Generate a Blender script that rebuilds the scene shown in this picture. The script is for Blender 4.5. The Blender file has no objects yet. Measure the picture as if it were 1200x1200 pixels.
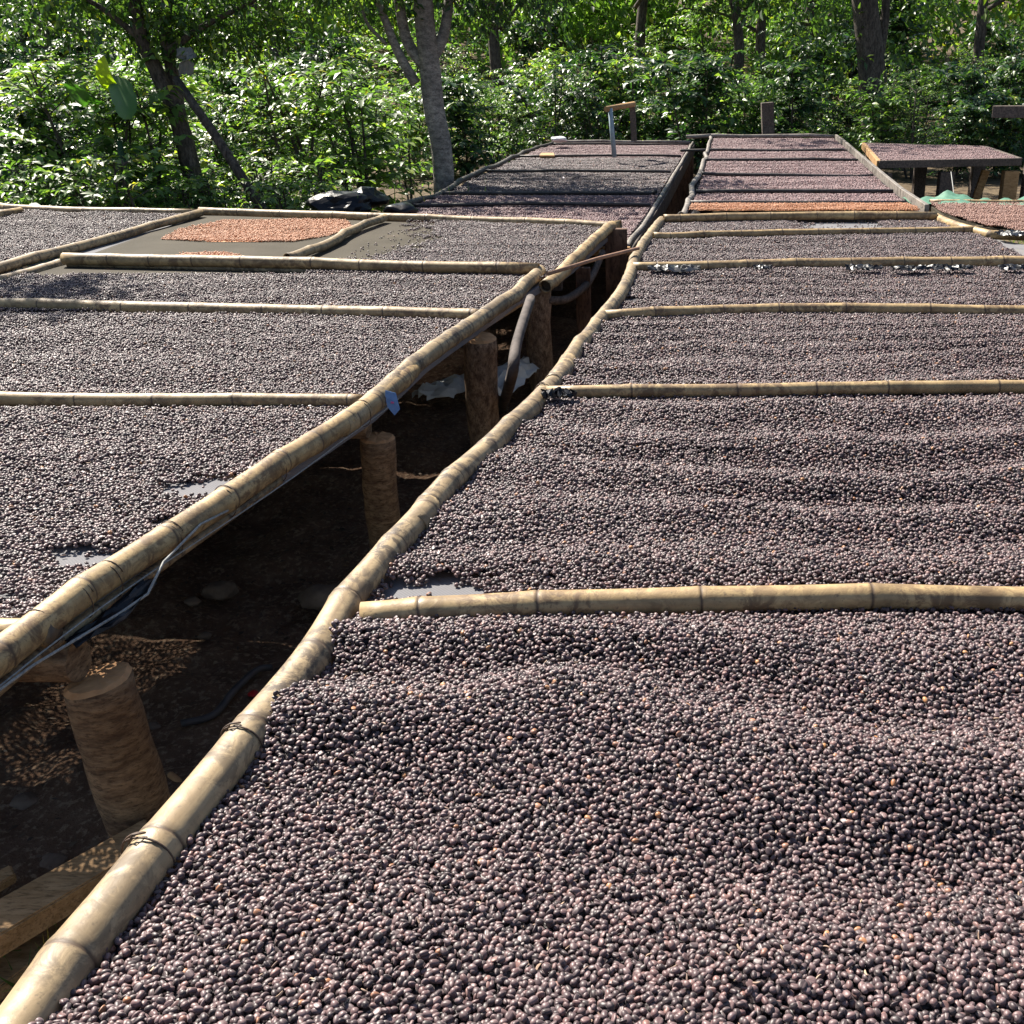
import bpy, bmesh, math, random
import numpy as np
from mathutils import Vector, Matrix, Euler
rnd = random.Random(7)
rs = np.random.RandomState(11)
S = bpy.context.scene
C = S.collection

# ------------------------------------------------------------------ camera
F, CX, CY, HCAM, PITCH = 1200.0, 760.0, 600.0, 1.42, math.radians(23.43)
cam = bpy.data.cameras.new('camera'); camo = bpy.data.objects.new('camera', cam); C.objects.link(camo)
cam.sensor_width = 36; cam.lens = 36; cam.shift_x = -160/1200.0; cam.clip_start = 0.05; cam.clip_end = 600
camo.location = (0, 0, HCAM); camo.rotation_euler = (math.pi/2 - PITCH, 0, 0)
S.camera = camo
cp, sp = math.cos(PITCH), math.sin(PITCH)
def ray(px, py):
    a = (px-CX)/F; b = -(py-CY)/F
    return Vector((a, cp + b*sp, -sp + b*cp))
def at(px, py, z=0.54):            # photograph position -> the point on a level surface at height z
    d = ray(px, py); t = (z-HCAM)/d.z
    return Vector((0, 0, HCAM)) + d*t
def atY(px, py, Y):                # photograph position -> the point at distance Y
    d = ray(px, py); return Vector((0, 0, HCAM)) + d*(Y/d.y)
def proj(P):                       # numpy points -> photo pixels
    x, y, z = P[:, 0], P[:, 1], P[:, 2]-HCAM
    zc = y*cp - z*sp; yc = y*sp + z*cp
    return CX + F*x/zc, CY - F*yc/zc, zc
SKEW = 0.084

# ------------------------------------------------------------------ sky, sun, exposure
SUN_EL = math.radians(46); SUNH = Vector((-0.68, 0.73, 0)).normalized()
sun_dir = Vector((SUNH.x*math.cos(SUN_EL), SUNH.y*math.cos(SUN_EL), math.sin(SUN_EL)))
W = bpy.data.worlds.new('World'); S.world = W; W.use_nodes = True
wn = W.node_tree; bg = wn.nodes['Background']
sky = wn.nodes.new('ShaderNodeTexSky'); sky.sky_type = 'NISHITA'; sky.sun_disc = False
sky.sun_elevation = SUN_EL; sky.sun_rotation = math.atan2(sun_dir.x, sun_dir.y)
wn.links.new(sky.outputs[0], bg.inputs[0]); bg.inputs[1].default_value = 0.05
sl = bpy.data.lights.new('sun', 'SUN'); sl.energy = 5.0; sl.angle = math.radians(0.5); sl.color = (1.0, 0.93, 0.82)
so = bpy.data.objects.new('sun', sl); C.objects.link(so)
so.rotation_euler = sun_dir.to_track_quat('Z', 'Y').to_euler(); so.location = (-20, 20, 30)
S.view_settings.view_transform = 'Standard'; S.view_settings.look = 'None'
S.view_settings.exposure = 1.62; S.view_settings.gamma = 1; S.view_settings.use_curve_mapping = False

# ------------------------------------------------------------------ materials
def mat(name, rough=0.8, spec=0.5):
    m = bpy.data.materials.new(name); m.use_nodes = True
    b = m.node_tree.nodes['Principled BSDF']
    b.inputs['Roughness'].default_value = rough; b.inputs['Specular IOR Level'].default_value = spec
    return m, m.node_tree, b
def N(nt, t, **kw):
    n = nt.nodes.new(t)
    for k, v in kw.items():
        if k in n.inputs: n.inputs[k].default_value = v
        else: setattr(n, k, v)
    return n
def ramp(nt, src, stops):
    r = nt.nodes.new('ShaderNodeValToRGB'); e = r.color_ramp.elements
    while len(e) < len(stops): e.new(0.5)
    for i, (p, c) in enumerate(stops):
        e[i].position = p; e[i].color = (*c, 1) if len(c) == 3 else c
    nt.links.new(src, r.inputs[0]); return r
def noise(nt, scale, detail=4, coord=None, rough=0.55, dist=0.0):
    n = nt.nodes.new('ShaderNodeTexNoise'); n.inputs['Scale'].default_value = scale; n.inputs['Detail'].default_value = detail
    n.inputs['Roughness'].default_value = rough; n.inputs['Distortion'].default_value = dist
    if coord is None: coord = N(nt, 'ShaderNodeNewGeometry').outputs['Position']
    nt.links.new(coord, n.inputs['Vector']); return n
def mixc(nt, f, a, b, mode='MIX'):
    m = nt.nodes.new('ShaderNodeMix'); m.data_type = 'RGBA'; m.blend_type = mode
    for s, v in ((m.inputs[0], f), (m.inputs[6], a), (m.inputs[7], b)):
        if isinstance(v, (int, float)): s.default_value = v
        elif isinstance(v, tuple): s.default_value = (*v, 1)
        else: nt.links.new(v, s)
    return m.outputs[2]
def bump(nt, b, h, strength=0.5, dist=0.01):
    k = nt.nodes.new('ShaderNodeBump'); k.inputs['Strength'].default_value = strength; k.inputs['Distance'].default_value = dist
    nt.links.new(h, k.inputs['Height']); nt.links.new(k.outputs[0], b.inputs['Normal'])
def attr(nt, name):
    a = nt.nodes.new('ShaderNodeAttribute'); a.attribute_name = name; return a

def m_bamboo(name, light, dark, stain):
    m, nt, b = mat(name, 0.5, 0.4)
    bc = attr(nt, 'bc').outputs['Vector']
    mp = N(nt, 'ShaderNodeMapping'); mp.inputs['Scale'].default_value = (60, 60, 3.0); nt.links.new(bc, mp.inputs[0])
    st = noise(nt, 1.0, 5, mp.outputs[0])
    blo = noise(nt, 26, 7, rough=0.72, dist=0.9)
    big = noise(nt, 6, 3)
    c1 = ramp(nt, st.outputs[0], [(0.3, dark), (0.62, light)]).outputs[0]
    f = ramp(nt, blo.outputs[0], [(0.43, (0, 0, 0)), (0.55, (1, 1, 1))]).outputs[0]
    f2 = ramp(nt, big.outputs[0], [(0.32, (0.12,)*3), (0.6, (1,)*3)]).outputs[0]
    mm = N(nt, 'ShaderNodeMath', operation='MULTIPLY'); nt.links.new(f, mm.inputs[0]); nt.links.new(f2, mm.inputs[1])
    c2 = mixc(nt, mm.outputs[0], c1, stain)
    fine = noise(nt, 130, 3)
    ff = ramp(nt, fine.outputs[0], [(0.6, (0, 0, 0)), (0.72, (0.7,)*3)]).outputs[0]
    c2 = mixc(nt, ff, c2, (0.10, 0.075, 0.05))
    c2 = mixc(nt, ramp(nt, noise(nt, 9, 5, rough=.65).outputs[0], [(0.5, (0, 0, 0)), (0.66, (0.55,)*3)]).outputs[0], c2, tuple(x*.42 for x in dark))
    c3 = mixc(nt, attr(nt, 'nd').outputs['Fac'], c2, (0.07, 0.045, 0.028))
    nt.links.new(c3, b.inputs['Base Color'])
    bump(nt, b, blo.outputs[0], 0.5, 0.002)
    nt.links.new(ramp(nt, blo.outputs[0], [(0.3, (0.42,)*3), (0.7, (0.72,)*3)]).outputs[0], b.inputs['Roughness'])
    return m
def m_wood(name, a, c, rough=0.8, scale=8, stretch=(1, 1, 8), bs=0.6, bd=0.006):
    m, nt, b = mat(name, rough, 0.3)
    tc = N(nt, 'ShaderNodeTexCoord').outputs['Object']
    mp = N(nt, 'ShaderNodeMapping'); mp.inputs['Scale'].default_value = tuple(1.0*s for s in stretch); nt.links.new(tc, mp.inputs[0])
    n1 = noise(nt, scale, 6, mp.outputs[0], 0.65)
    n2 = noise(nt, 3, 3); n4 = noise(nt, scale*3.5, 5, mp.outputs[0], 0.7)
    col = ramp(nt, n1.outputs[0], [(0.36, a), (0.62, c)]).outputs[0]
    col = mixc(nt, ramp(nt, n4.outputs[0], [(0.36, (.75,)*3), (0.5, (0, 0, 0))]).outputs[0], col, tuple(x*.35 for x in a))
    col = mixc(nt, ramp(nt, n2.outputs[0], [(0.4, (0, 0, 0)), (0.75, (0.6,)*3)]).outputs[0], col, tuple(x*0.55 for x in a))
    nt.links.new(col, b.inputs['Base Color']); bump(nt, b, n1.outputs[0], bs, bd)
    return m
def m_simple(name, a, c, rough=0.7, scale=20, spec=0.4, bs=0.3, bd=0.004):
    m, nt, b = mat(name, rough, spec)
    n1 = noise(nt, scale, 5)
    nt.links.new(ramp(nt, n1.outputs[0], [(0.3, a), (0.7, c)]).outputs[0], b.inputs['Base Color'])
    bump(nt, b, n1.outputs[0], bs, bd); return m
def m_leaf(name, dark, mid, light, rough=0.38, trans=0.35):
    m, nt, b = mat(name, rough, 0.6)
    t = attr(nt, 'tone').outputs['Fac']
    oi = N(nt, 'ShaderNodeObjectInfo').outputs['Random']
    ad = N(nt, 'ShaderNodeMath', operation='MULTIPLY_ADD'); nt.links.new(oi, ad.inputs[0]); ad.inputs[1].default_value = 0.24
    nt.links.new(t, ad.inputs[2])
    sb = N(nt, 'ShaderNodeMath', operation='SUBTRACT'); nt.links.new(ad.outputs[0], sb.inputs[0]); sb.inputs[1].default_value = 0.12
    col = ramp(nt, sb.outputs[0], [(0.0, dark), (0.6, mid), (0.93, light), (1.0, (light[0]*1.6, light[1]*1.15, light[2]*0.6))]).outputs[0]
    nt.links.new(col, b.inputs['Base Color'])
    tr = N(nt, 'ShaderNodeBsdfTranslucent')
    tcol = mixc(nt, 1.0, col, (1.25, 1.45, 0.5), 'MULTIPLY'); nt.links.new(tcol, tr.inputs[0])
    mx = N(nt, 'ShaderNodeMixShader'); mx.inputs[0].default_value = trans
    nt.links.new(b.outputs[0], mx.inputs[1]); nt.links.new(tr.outputs[0], mx.inputs[2])
    nt.links.new(mx.outputs[0], nt.nodes['Material Output'].inputs[0]); return m

M = {}
M['bamboo'] = m_bamboo('bamboo_pale', (0.42, 0.305, 0.155), (0.27, 0.18, 0.085), (0.13, 0.08, 0.042))
M['bamboo_old'] = m_bamboo('bamboo_mottled', (0.36, 0.27, 0.155), (0.22, 0.155, 0.085), (0.060, 0.043, 0.030))
M['bamboo_grey'] = m_bamboo('bamboo_grey', (0.27, 0.24, 0.21), (0.15, 0.13, 0.115), (0.06, 0.05, 0.045))
M['bamboo_black'] = m_bamboo('bamboo_blackened', (0.07, 0.06, 0.055), (0.035, 0.03, 0.03), (0.02, 0.018, 0.018))
M['log'] = m_wood('log_bark', (0.12, 0.07, 0.038), (0.36, 0.235, 0.13), 0.85, 22, (1, 1, 3.0), 0.8, 0.008)
M['log_dark'] = m_wood('log_bark_dark', (0.10, 0.062, 0.04), (0.38, 0.26, 0.17), 0.9, 26, (2, 2, 1), 0.8, 0.008)
M['cut'] = m_simple('cut_wood', (0.34, 0.17, 0.07), (0.50, 0.27, 0.12), 0.8, 40)
M['board'] = m_wood('board_wood', (0.30, 0.17, 0.07), (0.50, 0.31, 0.15), 0.75, 12, (1, 5, 5), 0.3, 0.003)
M['board_grey'] = m_wood('weathered_board', (0.055, 0.045, 0.04), (0.16, 0.125, 0.105), 0.85, 9, (6, 1, 6), 0.5, 0.004)
M['board_red'] = m_wood('reddish_board', (0.07, 0.04, 0.028), (0.21, 0.12, 0.08), 0.85, 9, (3, 3, 1), 0.5, 0.004)
M['bark_pale'] = m_wood('bark_pale', (0.13, 0.12, 0.11), (0.36, 0.33, 0.29), 0.9, 16, (1, 1, 2), 0.8, 0.01)
M['bark_dark'] = m_wood('bark_dark', (0.035, 0.028, 0.024), (0.14, 0.115, 0.095), 0.9, 9, (3, 3, 1), 0.9, 0.02)
M['stick'] = m_simple('stick_wood', (0.16, 0.085, 0.055), (0.30, 0.17, 0.11), 0.8, 40)
M['dark_pole'] = m_simple('dark_branch', (0.035, 0.028, 0.026), (0.10, 0.08, 0.07), 0.85, 30)
M['wire'] = m_simple('rusty_wire', (0.03, 0.02, 0.015), (0.12, 0.075, 0.05), 0.6, 200)
M['cord'] = m_simple('grey_cord', (0.16, 0.16, 0.155), (0.34, 0.34, 0.32), 0.7, 150)
M['pipe_blue'] = m_simple('grey_blue_pipe', (0.20, 0.26, 0.31), (0.30, 0.37, 0.42), 0.5, 12)
M['hose'] = m_simple('dark_hose', (0.02, 0.018, 0.02), (0.06, 0.05, 0.05), 0.6, 20)
M['black_plastic'] = m_simple('black_plastic', (0.003, 0.003, 0.005), (0.008, 0.009, 0.013), 0.33, 15, 0.25, 0.5, 0.01)
M['white_plastic'] = m_simple('white_plastic', (0.45, 0.47, 0.47), (0.72, 0.74, 0.72), 0.45, 12, 0.5, 0.5, 0.01)
M['tag_blue'] = m_simple('blue_tag', (0.10, 0.19, 0.40), (0.15, 0.27, 0.50), 0.5, 60)
M['tag_pink'] = m_simple('pink_print', (0.6, 0.08, 0.2), (0.6, 0.1, 0.25), 0.5)
M['red'] = m_simple('red_plastic', (0.35, 0.01, 0.012), (0.5, 0.02, 0.02), 0.4)
M['rock'] = m_simple('rock', (0.08, 0.055, 0.04), (0.20, 0.145, 0.105), 0.9, 14, 0.3, 0.8, 0.02)
M['sack'] = m_simple('pale_sack', (0.12, 0.135, 0.145), (0.20, 0.215, 0.225), 0.6, 8)
M['netgreen'] = m_simple('green_net', (0.04, 0.12, 0.08), (0.09, 0.21, 0.14), 0.6, 30)
M['pink'] = m_simple('pink_petal', (0.6, 0.12, 0.28), (0.7, 0.2, 0.4), 0.6)
M['banana'] = m_leaf('banana_leaf', (0.025, 0.08, 0.02), (0.07, 0.18, 0.025), (0.22, 0.42, 0.03), 0.4, 0.5)
M['coffee_leaf'] = m_leaf('coffee_leaf', (0.010, 0.030, 0.016), (0.048, 0.112, 0.038), (0.19, 0.27, 0.06), 0.40, 0.40)
M['light_leaf'] = m_leaf('light_leaf', (0.045, 0.095, 0.030), (0.155, 0.26, 0.075), (0.31, 0.38, 0.09), 0.42, 0.5)
M['tree_leaf'] = m_leaf('tree_leaf', (0.018, 0.042, 0.018), (0.060, 0.115, 0.032), (0.16, 0.225, 0.04), 0.42, 0.45)
M['dry_leaf'] = m_leaf('dry_leaf', (0.035, 0.020, 0.012), (0.085, 0.052, 0.03), (0.20, 0.14, 0.08), 0.7, 0.15)
M['grass'] = m_leaf('grass_blade', (0.05, 0.09, 0.02), (0.10, 0.17, 0.035), (0.22, 0.22, 0.07), 0.5, 0.4)

def m_cherry(name, stops, bed=False, rough=0.47, spec=0.45):
    m, nt, b = mat(name, rough, spec)
    if not bed:
        oi = N(nt, 'ShaderNodeObjectInfo').outputs['Random']
        tc = N(nt, 'ShaderNodeTexCoord').outputs['Object']
        col = ramp(nt, oi, stops).outputs[0]
        mp = N(nt, 'ShaderNodeMapping'); mp.inputs['Scale'].default_value = (120, 420, 420); nt.links.new(tc, mp.inputs[0])
        n1 = noise(nt, 1.0, 3, mp.outputs[0])
        col = mixc(nt, ramp(nt, n1.outputs[0], [(0.35, (0, 0, 0)), (0.75, (0.55,)*3)]).outputs[0], col, (0.18, 0.128, 0.128))
        nt.links.new(col, b.inputs['Base Color']); bump(nt, b, n1.outputs[0], 0.35, 0.001)
        b.inputs['Sheen Weight'].default_value = 0.10; b.inputs['Sheen Roughness'].default_value = 0.4
    else:
        v = N(nt, 'ShaderNodeTexVoronoi'); v.inputs['Scale'].default_value = 105
        nt.links.new(N(nt, 'ShaderNodeNewGeometry').outputs['Position'], v.inputs[0])
        sep = N(nt, 'ShaderNodeSeparateColor'); nt.links.new(v.outputs['Color'], sep.inputs[0])
        col = ramp(nt, sep.outputs[0], stops).outputs[0]
        nt.links.new(col, b.inputs['Base Color'])
        inv = N(nt, 'ShaderNodeMath', operation='SUBTRACT'); inv.inputs[0].default_value = 1; nt.links.new(v.outputs['Distance'], inv.inputs[1])
        bump(nt, b, inv.outputs[0], 1.0, 0.008)
    return m
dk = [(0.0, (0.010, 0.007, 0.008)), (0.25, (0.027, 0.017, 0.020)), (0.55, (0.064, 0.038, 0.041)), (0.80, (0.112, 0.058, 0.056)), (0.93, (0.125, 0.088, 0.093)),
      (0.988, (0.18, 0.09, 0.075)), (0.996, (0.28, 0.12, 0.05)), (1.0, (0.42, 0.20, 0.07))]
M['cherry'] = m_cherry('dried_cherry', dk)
pk = [(0.0, (0.080, 0.042, 0.046)), (0.4, (0.155, 0.080, 0.084)), (0.8, (0.23, 0.12, 0.12)), (1.0, (0.28, 0.16, 0.15))]
M['husk'] = m_cherry('husk_scrap', [(0.0, (0.12, 0.07, 0.05)), (0.6, (0.26, 0.17, 0.11)), (1.0, (0.42, 0.30, 0.20))], rough=.7)
M['cherry_far'] = m_cherry('dried_cherry_reddish', pk, rough=0.55)
M['cherry_bed'] = m_cherry('cherry_underlayer', [(0.0, (0.010, 0.007, 0.008)), (1.0, (0.028, 0.018, 0.021))], True)  # coloured darker than the cherries, for the shade in their gaps
M['cherry_bed_far'] = m_cherry('cherry_layer_reddish', pk, True, 0.6)
og = [(0.0, (0.36, 0.15, 0.055)), (0.5, (0.48, 0.21, 0.085)), (1.0, (0.58, 0.29, 0.14))]
M['parchment'] = m_cherry('parchment_coffee', og, rough=0.6)
M['parchment_bed'] = m_cherry('parchment_layer', og, True, 0.7)
pp = [(0.0, (0.18, 0.085, 0.058)), (0.5, (0.25, 0.125, 0.085)), (1.0, (0.33, 0.17, 0.12))]
M['pinkish'] = m_cherry('pinkish_coffee', pp, rough=0.6)
M['pinkish_bed'] = m_cherry('pinkish_layer', pp, True, 0.7)
def m_net(name, a, c, sc=260, op=.78):
    m, nt, b = mat(name, 0.85, 0.12)
    v = N(nt, 'ShaderNodeTexChecker'); v.inputs['Scale'].default_value = sc
    nt.links.new(N(nt, 'ShaderNodeNewGeometry').outputs['Position'], v.inputs['Vector'])
    n1 = noise(nt, 4, 4)
    col = ramp(nt, n1.outputs[0], [(0.3, a), (0.7, c)]).outputs[0]
    col = mixc(nt, 0.25, col, v.outputs['Color'], 'MULTIPLY')
    nt.links.new(col, b.inputs['Base Color']); bump(nt, b, n1.outputs[0], 0.4, 0.01)
    tp = N(nt, 'ShaderNodeBsdfTransparent'); mx = N(nt, 'ShaderNodeMixShader'); mx.inputs[0].default_value = op
    nt.links.new(tp.outputs[0], mx.inputs[1]); nt.links.new(b.outputs[0], mx.inputs[2]); nt.links.new(mx.outputs[0], nt.nodes['Material Output'].inputs[0]); return m
M['net'] = m_net('shade_net', (0.19, 0.188, 0.20), (0.26, 0.257, 0.27), op=.72)
M['net_tan'] = m_net('tan_net', (0.050, 0.043, 0.031), (0.072, 0.062, 0.046), op=.9)
M['net_black'] = m_net('black_net', (0.020, 0.020, 0.024), (0.05, 0.05, 0.058))
def m_soil():
    m, nt, b = mat('soil', 0.95, 0.2)
    n1 = noise(nt, 9, 8, rough=0.7); n2 = noise(nt, 60, 6, rough=0.7); n3 = noise(nt, 0.6, 3)
    col = ramp(nt, n1.outputs[0], [(0.3, (0.09, 0.048, 0.028)), (0.55, (0.17, 0.10, 0.062)), (0.75, (0.27, 0.18, 0.115))]).outputs[0]
    col = mixc(nt, ramp(nt, n2.outputs[0], [(0.52, (0, 0, 0)), (0.62, (0.8,)*3)]).outputs[0], col, (0.36, 0.26, 0.17))
    sepx = N(nt, 'ShaderNodeSeparateXYZ'); nt.links.new(N(nt, 'ShaderNodeNewGeometry').outputs['Position'], sepx.inputs[0])
    nt.links.new(col, b.inputs['Base Color']); bump(nt, b, n2.outputs[0], 1.0, 0.02); return m
M['soil'] = m_soil()
M['floor_green'] = m_simple('leaf_floor', (0.04, 0.028, 0.018), (0.13, 0.095, 0.055), 0.95, 9, 0.2, 1, 0.05)

# ------------------------------------------------------------------ object helpers
def link(name, me, m=None, parent=None, kind=None, label=None, cat=None, group=None):
    o = bpy.data.objects.new(name, me); C.objects.link(o)
    if me is not None and m is not None and not len(me.materials): me.materials.append(m)
    if parent is not None: o.parent = parent
    tag(o, label, cat, group, kind); return o
def tag(o, label=None, cat=None, group=None, kind=None):
    if label: o['label'] = label
    if cat: o['category'] = cat
    if group: o['group'] = group
    if kind: o['kind'] = kind
def thing(name, loc, label, cat, group=None):
    o = bpy.data.objects.new(name, None); C.objects.link(o); o.location = loc; tag(o, label, cat, group)
    o.empty_display_size = 0.1; return o
def mesh(name, V, Fc, attrs=None, smooth=False, faces_n=None):
    me = bpy.data.meshes.new(name)
    if isinstance(Fc, np.ndarray):
        V = np.asarray(V, dtype=np.float32); nf, k = Fc.shape
        me.vertices.add(len(V)); me.vertices.foreach_set('co', V.ravel())
        me.loops.add(nf*k); me.loops.foreach_set('vertex_index', Fc.ravel().astype(np.int32))
        me.polygons.add(nf); me.polygons.foreach_set('loop_start', np.arange(0, nf*k, k, dtype=np.int32))
        me.update(calc_edges=True)
    else:
        me.from_pydata([tuple(v) for v in V], [], Fc); me.update()
    for k, (typ, data) in (attrs or {}).items():
        a = me.attributes.new(k, typ, 'POINT')
        a.data.foreach_set('vector' if typ == 'FLOAT_VECTOR' else 'value', np.asarray(data).ravel())
    if smooth: me.polygons.foreach_set('use_smooth', [len(p.vertices) <= 4 for p in me.polygons] if len(me.polygons) < 20000 else [True]*len(me.polygons))
    return me
def rel(o, pts):       # world points -> parent space (parents are unrotated empties)
    if o is None: return [Vector(p) for p in pts]
    return [Vector(p) - o.location for p in pts]
def catmull(P, n):
    P = [Vector(p) for p in P]
    if len(P) == 2: return [P[0].lerp(P[1], i/n) for i in range(n+1)]
    Q = [P[0]*2-P[1]] + P + [P[-1]*2-P[-2]]; out = []
    for i in range(1, len(Q)-2):
        for k in range(n):
            t = k/n; a, b, c, d = Q[i-1], Q[i], Q[i+1], Q[i+2]
            out.append(0.5*((2*b) + (c-a)*t + (2*a-5*b+4*c-d)*t*t + (3*b-a-3*c+d)*t**3))
    out.append(P[-1]); return out
def frames(P):
    T = []
    for i in range(len(P)):
        t = (P[min(i+1, len(P)-1)] - P[max(i-1, 0)]); T.append(t.normalized() if t.length > 1e-9 else Vector((0, 1, 0)))
    ref = Vector((0, 0, 1)) if abs(T[0].z) < 0.9 else Vector((1, 0, 0)); out = []
    for t in T:
        u = (ref - t*ref.dot(t)).normalized(); out.append((t, u, t.cross(u))); ref = u
    return out
def tube(P, R, seg=10, caps=True, wob=0.0, rg=rnd):
    P = [Vector(p) for p in P]; fr = frames(P); V = []; Fc = []
    ph = [rg.uniform(0, 6.28) for _ in range(3)]
    for i, p in enumerate(P):
        r = R[i] if hasattr(R, '__len__') else R
        t, u, v = fr[i]
        for k in range(seg):
            a = 2*math.pi*k/seg
            rr = r*(1 + wob*(math.sin(2*a+ph[0]+i*0.3)*0.5 + math.sin(3*a+ph[1]+i*0.55)*0.35 + rg.uniform(-.3, .3)))
            V.append(p + (u*math.cos(a) + v*math.sin(a))*rr)
    n = len(P)
    for i in range(n-1):
        for k in range(seg):
            a = i*seg+k; b = i*seg+(k+1) % seg; Fc.append((a, b, b+seg, a+seg))
    if caps: Fc.append(tuple(range(seg))[::-1]); Fc.append(tuple((n-1)*seg+k for k in range(seg)))
    return V, Fc
def tube_obj(name, P, R, m, parent=None, seg=10, wob=0.0, smooth=True, **kw):
    V, Fc = tube(rel(parent, P), R, seg, True, wob)
    return link(name, mesh(name, V, Fc, smooth=smooth), m, parent, **kw)
def bamboo(name, pts, r0, r1, m, parent, spacing=0.24, jitter=0.004, seg=14, label=None):
    P = catmull(rel(parent, pts), 8)
    L = [0.0]
    for i in range(1, len(P)): L.append(L[-1] + (P[i]-P[i-1]).length)
    tot = L[-1]
    def pos(s):
        s = max(0, min(tot, s)); j = 1
        while j < len(L)-1 and L[j] < s: j += 1
        f = (s-L[j-1])/max(1e-9, L[j]-L[j-1]); return P[j-1].lerp(P[j], f)
    nodes = [rnd.uniform(0.04, spacing)]
    while nodes[-1] < tot - 0.05: nodes.append(nodes[-1] + spacing*rnd.uniform(0.72, 1.25))
    ss = [(0, 0, 1.0)]; prev = 0
    for s in nodes:
        if s > tot-0.02: break
        mid = (prev+s)/2
        ss.append((prev*0.6+s*0.4, 0, 0.975)); ss.append((prev*0.25+s*0.75, 0, 0.985))
        ss += [(s-0.016, 0.0, 1.02), (s-0.006, 0.0, 1.045), (s-0.0025, 0.35, 1.055), (s, 1.0, 1.02), (s+0.0028, 0.85, 1.02), (s+0.0055, 0.15, 1.06), (s+0.016, 0.12, 1.015)]
        prev = s
    ss.append((tot, 0, 1.0))
    ss = [q for i, q in enumerate(sorted(ss)) if q[0] >= 0 and q[0] <= tot]
    off = {}
    knots = [0]+[s for s in nodes if s < tot]+[tot]
    kj = [Vector((rnd.gauss(0, jitter), rnd.gauss(0, jitter*0.6), rnd.gauss(0, jitter*0.8))) for _ in knots]
    Q = []; R = []; nd = []
    for s, d, k in ss:
        j = max(i for i in range(len(knots)) if knots[i] <= s+1e-9); j2 = min(j+1, len(knots)-1)
        f = 0 if j == j2 else (s-knots[j])/max(1e-9, knots[j2]-knots[j])
        Q.append(pos(knots[j]).lerp(pos(knots[j2]), f) + kj[j].lerp(kj[j2], f)); R.append((r0+(r1-r0)*s/tot)*k); nd.append(d)
    fr = frames(Q); V = []; Fc = []; bc = []; na = []
    el = rnd.uniform(0.93, 1.0); tw = rnd.uniform(0, 3)
    for i, p in enumerate(Q):
        t, u, v = fr[i]
        for k in range(seg):
            a = 2*math.pi*k/seg; e = 1 - (1-el)*math.cos(a+tw)**2*1.0
            V.append(p+(u*math.cos(a)+v*math.sin(a))*R[i]*e)
            bc.append((math.cos(a)*R[i], math.sin(a)*R[i], ss[i][0]+tw)); na.append(nd[i])
    n = len(Q)
    for i in range(n-1):
        for k in range(seg):
            a = i*seg+k; b = i*seg+(k+1) % seg; Fc.append((a, b, b+seg, a+seg))
    # hollow ends: a wall ring turned inward to a bottom coloured dark for shade
    for end, sgn in ((0, 1), (n-1, -1)):
        t = fr[end][0]; base = len(V)
        for dz, kr in ((0, 0.80), (0.03, 0.78)):
            for k in range(seg):
                c = V[end*seg+k]; V.append(Q[end] + (c-Q[end])*kr + t*(sgn*dz)); bc.append(bc[end*seg+k]); na.append(0.2 if dz == 0 else 1.0)
        for k in range(seg):
            k2 = (k+1) % seg
            q = (end*seg+k, base+k, base+k2, end*seg+k2); q2 = (base+k, base+seg+k, base+seg+k2, base+k2)
            Fc.append(q if sgn > 0 else q[::-1]); Fc.append(q2 if sgn > 0 else q2[::-1])
        Fc.append(tuple(base+seg+k for k in range(seg)))
    me = mesh(name, V, Fc, {'bc': ('FLOAT_VECTOR', bc), 'nd': ('FLOAT', na)}, smooth=True)
    return link(name, me, m, parent, label=label)
def ring_tie(name, c, d, r, th, m, parent, turns=1.3, tail=0.02):
    d = Vector(d).normalized(); u = d.orthogonal().normalized(); v = d.cross(u); c = Vector(c); P = []
    n = int(22*turns)
    for i in range(n):
        a = 2*math.pi*turns*i/(n-1)
        P.append(c + (u*math.cos(a)+v*math.sin(a))*(r+th*0.8) + d*((i/n-0.5)*0.012+rnd.uniform(-.0006, .0006)))
    P.append(P[-1] + Vector((rnd.uniform(-1, 1), rnd.uniform(-1, 1), 0.4))*tail)
    P = [p + parent_world(parent) for p in P] if False else P
    V, Fc = tube(P, th, 6, True)
    return V, Fc
def box_between(A, B, w, h, up=Vector((0, 0, 1)), bev=0.003):
    A, B = Vector(A), Vector(B); t = (B-A).normalized(); up = Vector((0, 1, 0)) if abs(t.dot(up)) > .95 else up; s = t.cross(up).normalized(); u = s.cross(t)
    bm = bmesh.new(); vs = []
    for P in (A, B):
        for a, b in ((-1, -1), (1, -1), (1, 1), (-1, 1)): vs.append(bm.verts.new(P + s*(a*w/2) + u*(b*h/2)))
    for f in ((3, 2, 1, 0), (4, 5, 6, 7), (0, 1, 5, 4), (1, 2, 6, 5), (2, 3, 7, 6), (3, 0, 4, 7)): bm.faces.new([vs[i] for i in f])
    if bev: bmesh.ops.bevel(bm, geom=bm.edges[:], offset=bev, segments=1, affect='EDGES')
    return bm
def beam(name, A, B, w, h, m, parent=None, bev=0.003, sub=0, **kw):
    A, B = rel(parent, [A, B]); bm = box_between(A, B, w, h, bev=bev)
    if sub:
        for v in bm.verts: v.co += Vector((rnd.uniform(-1, 1), rnd.uniform(-1, 1), rnd.uniform(-1, 1)))*sub
    me = bpy.data.meshes.new(name); bm.to_mesh(me); bm.free()
    return link(name, me, m, parent, **kw)
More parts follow.
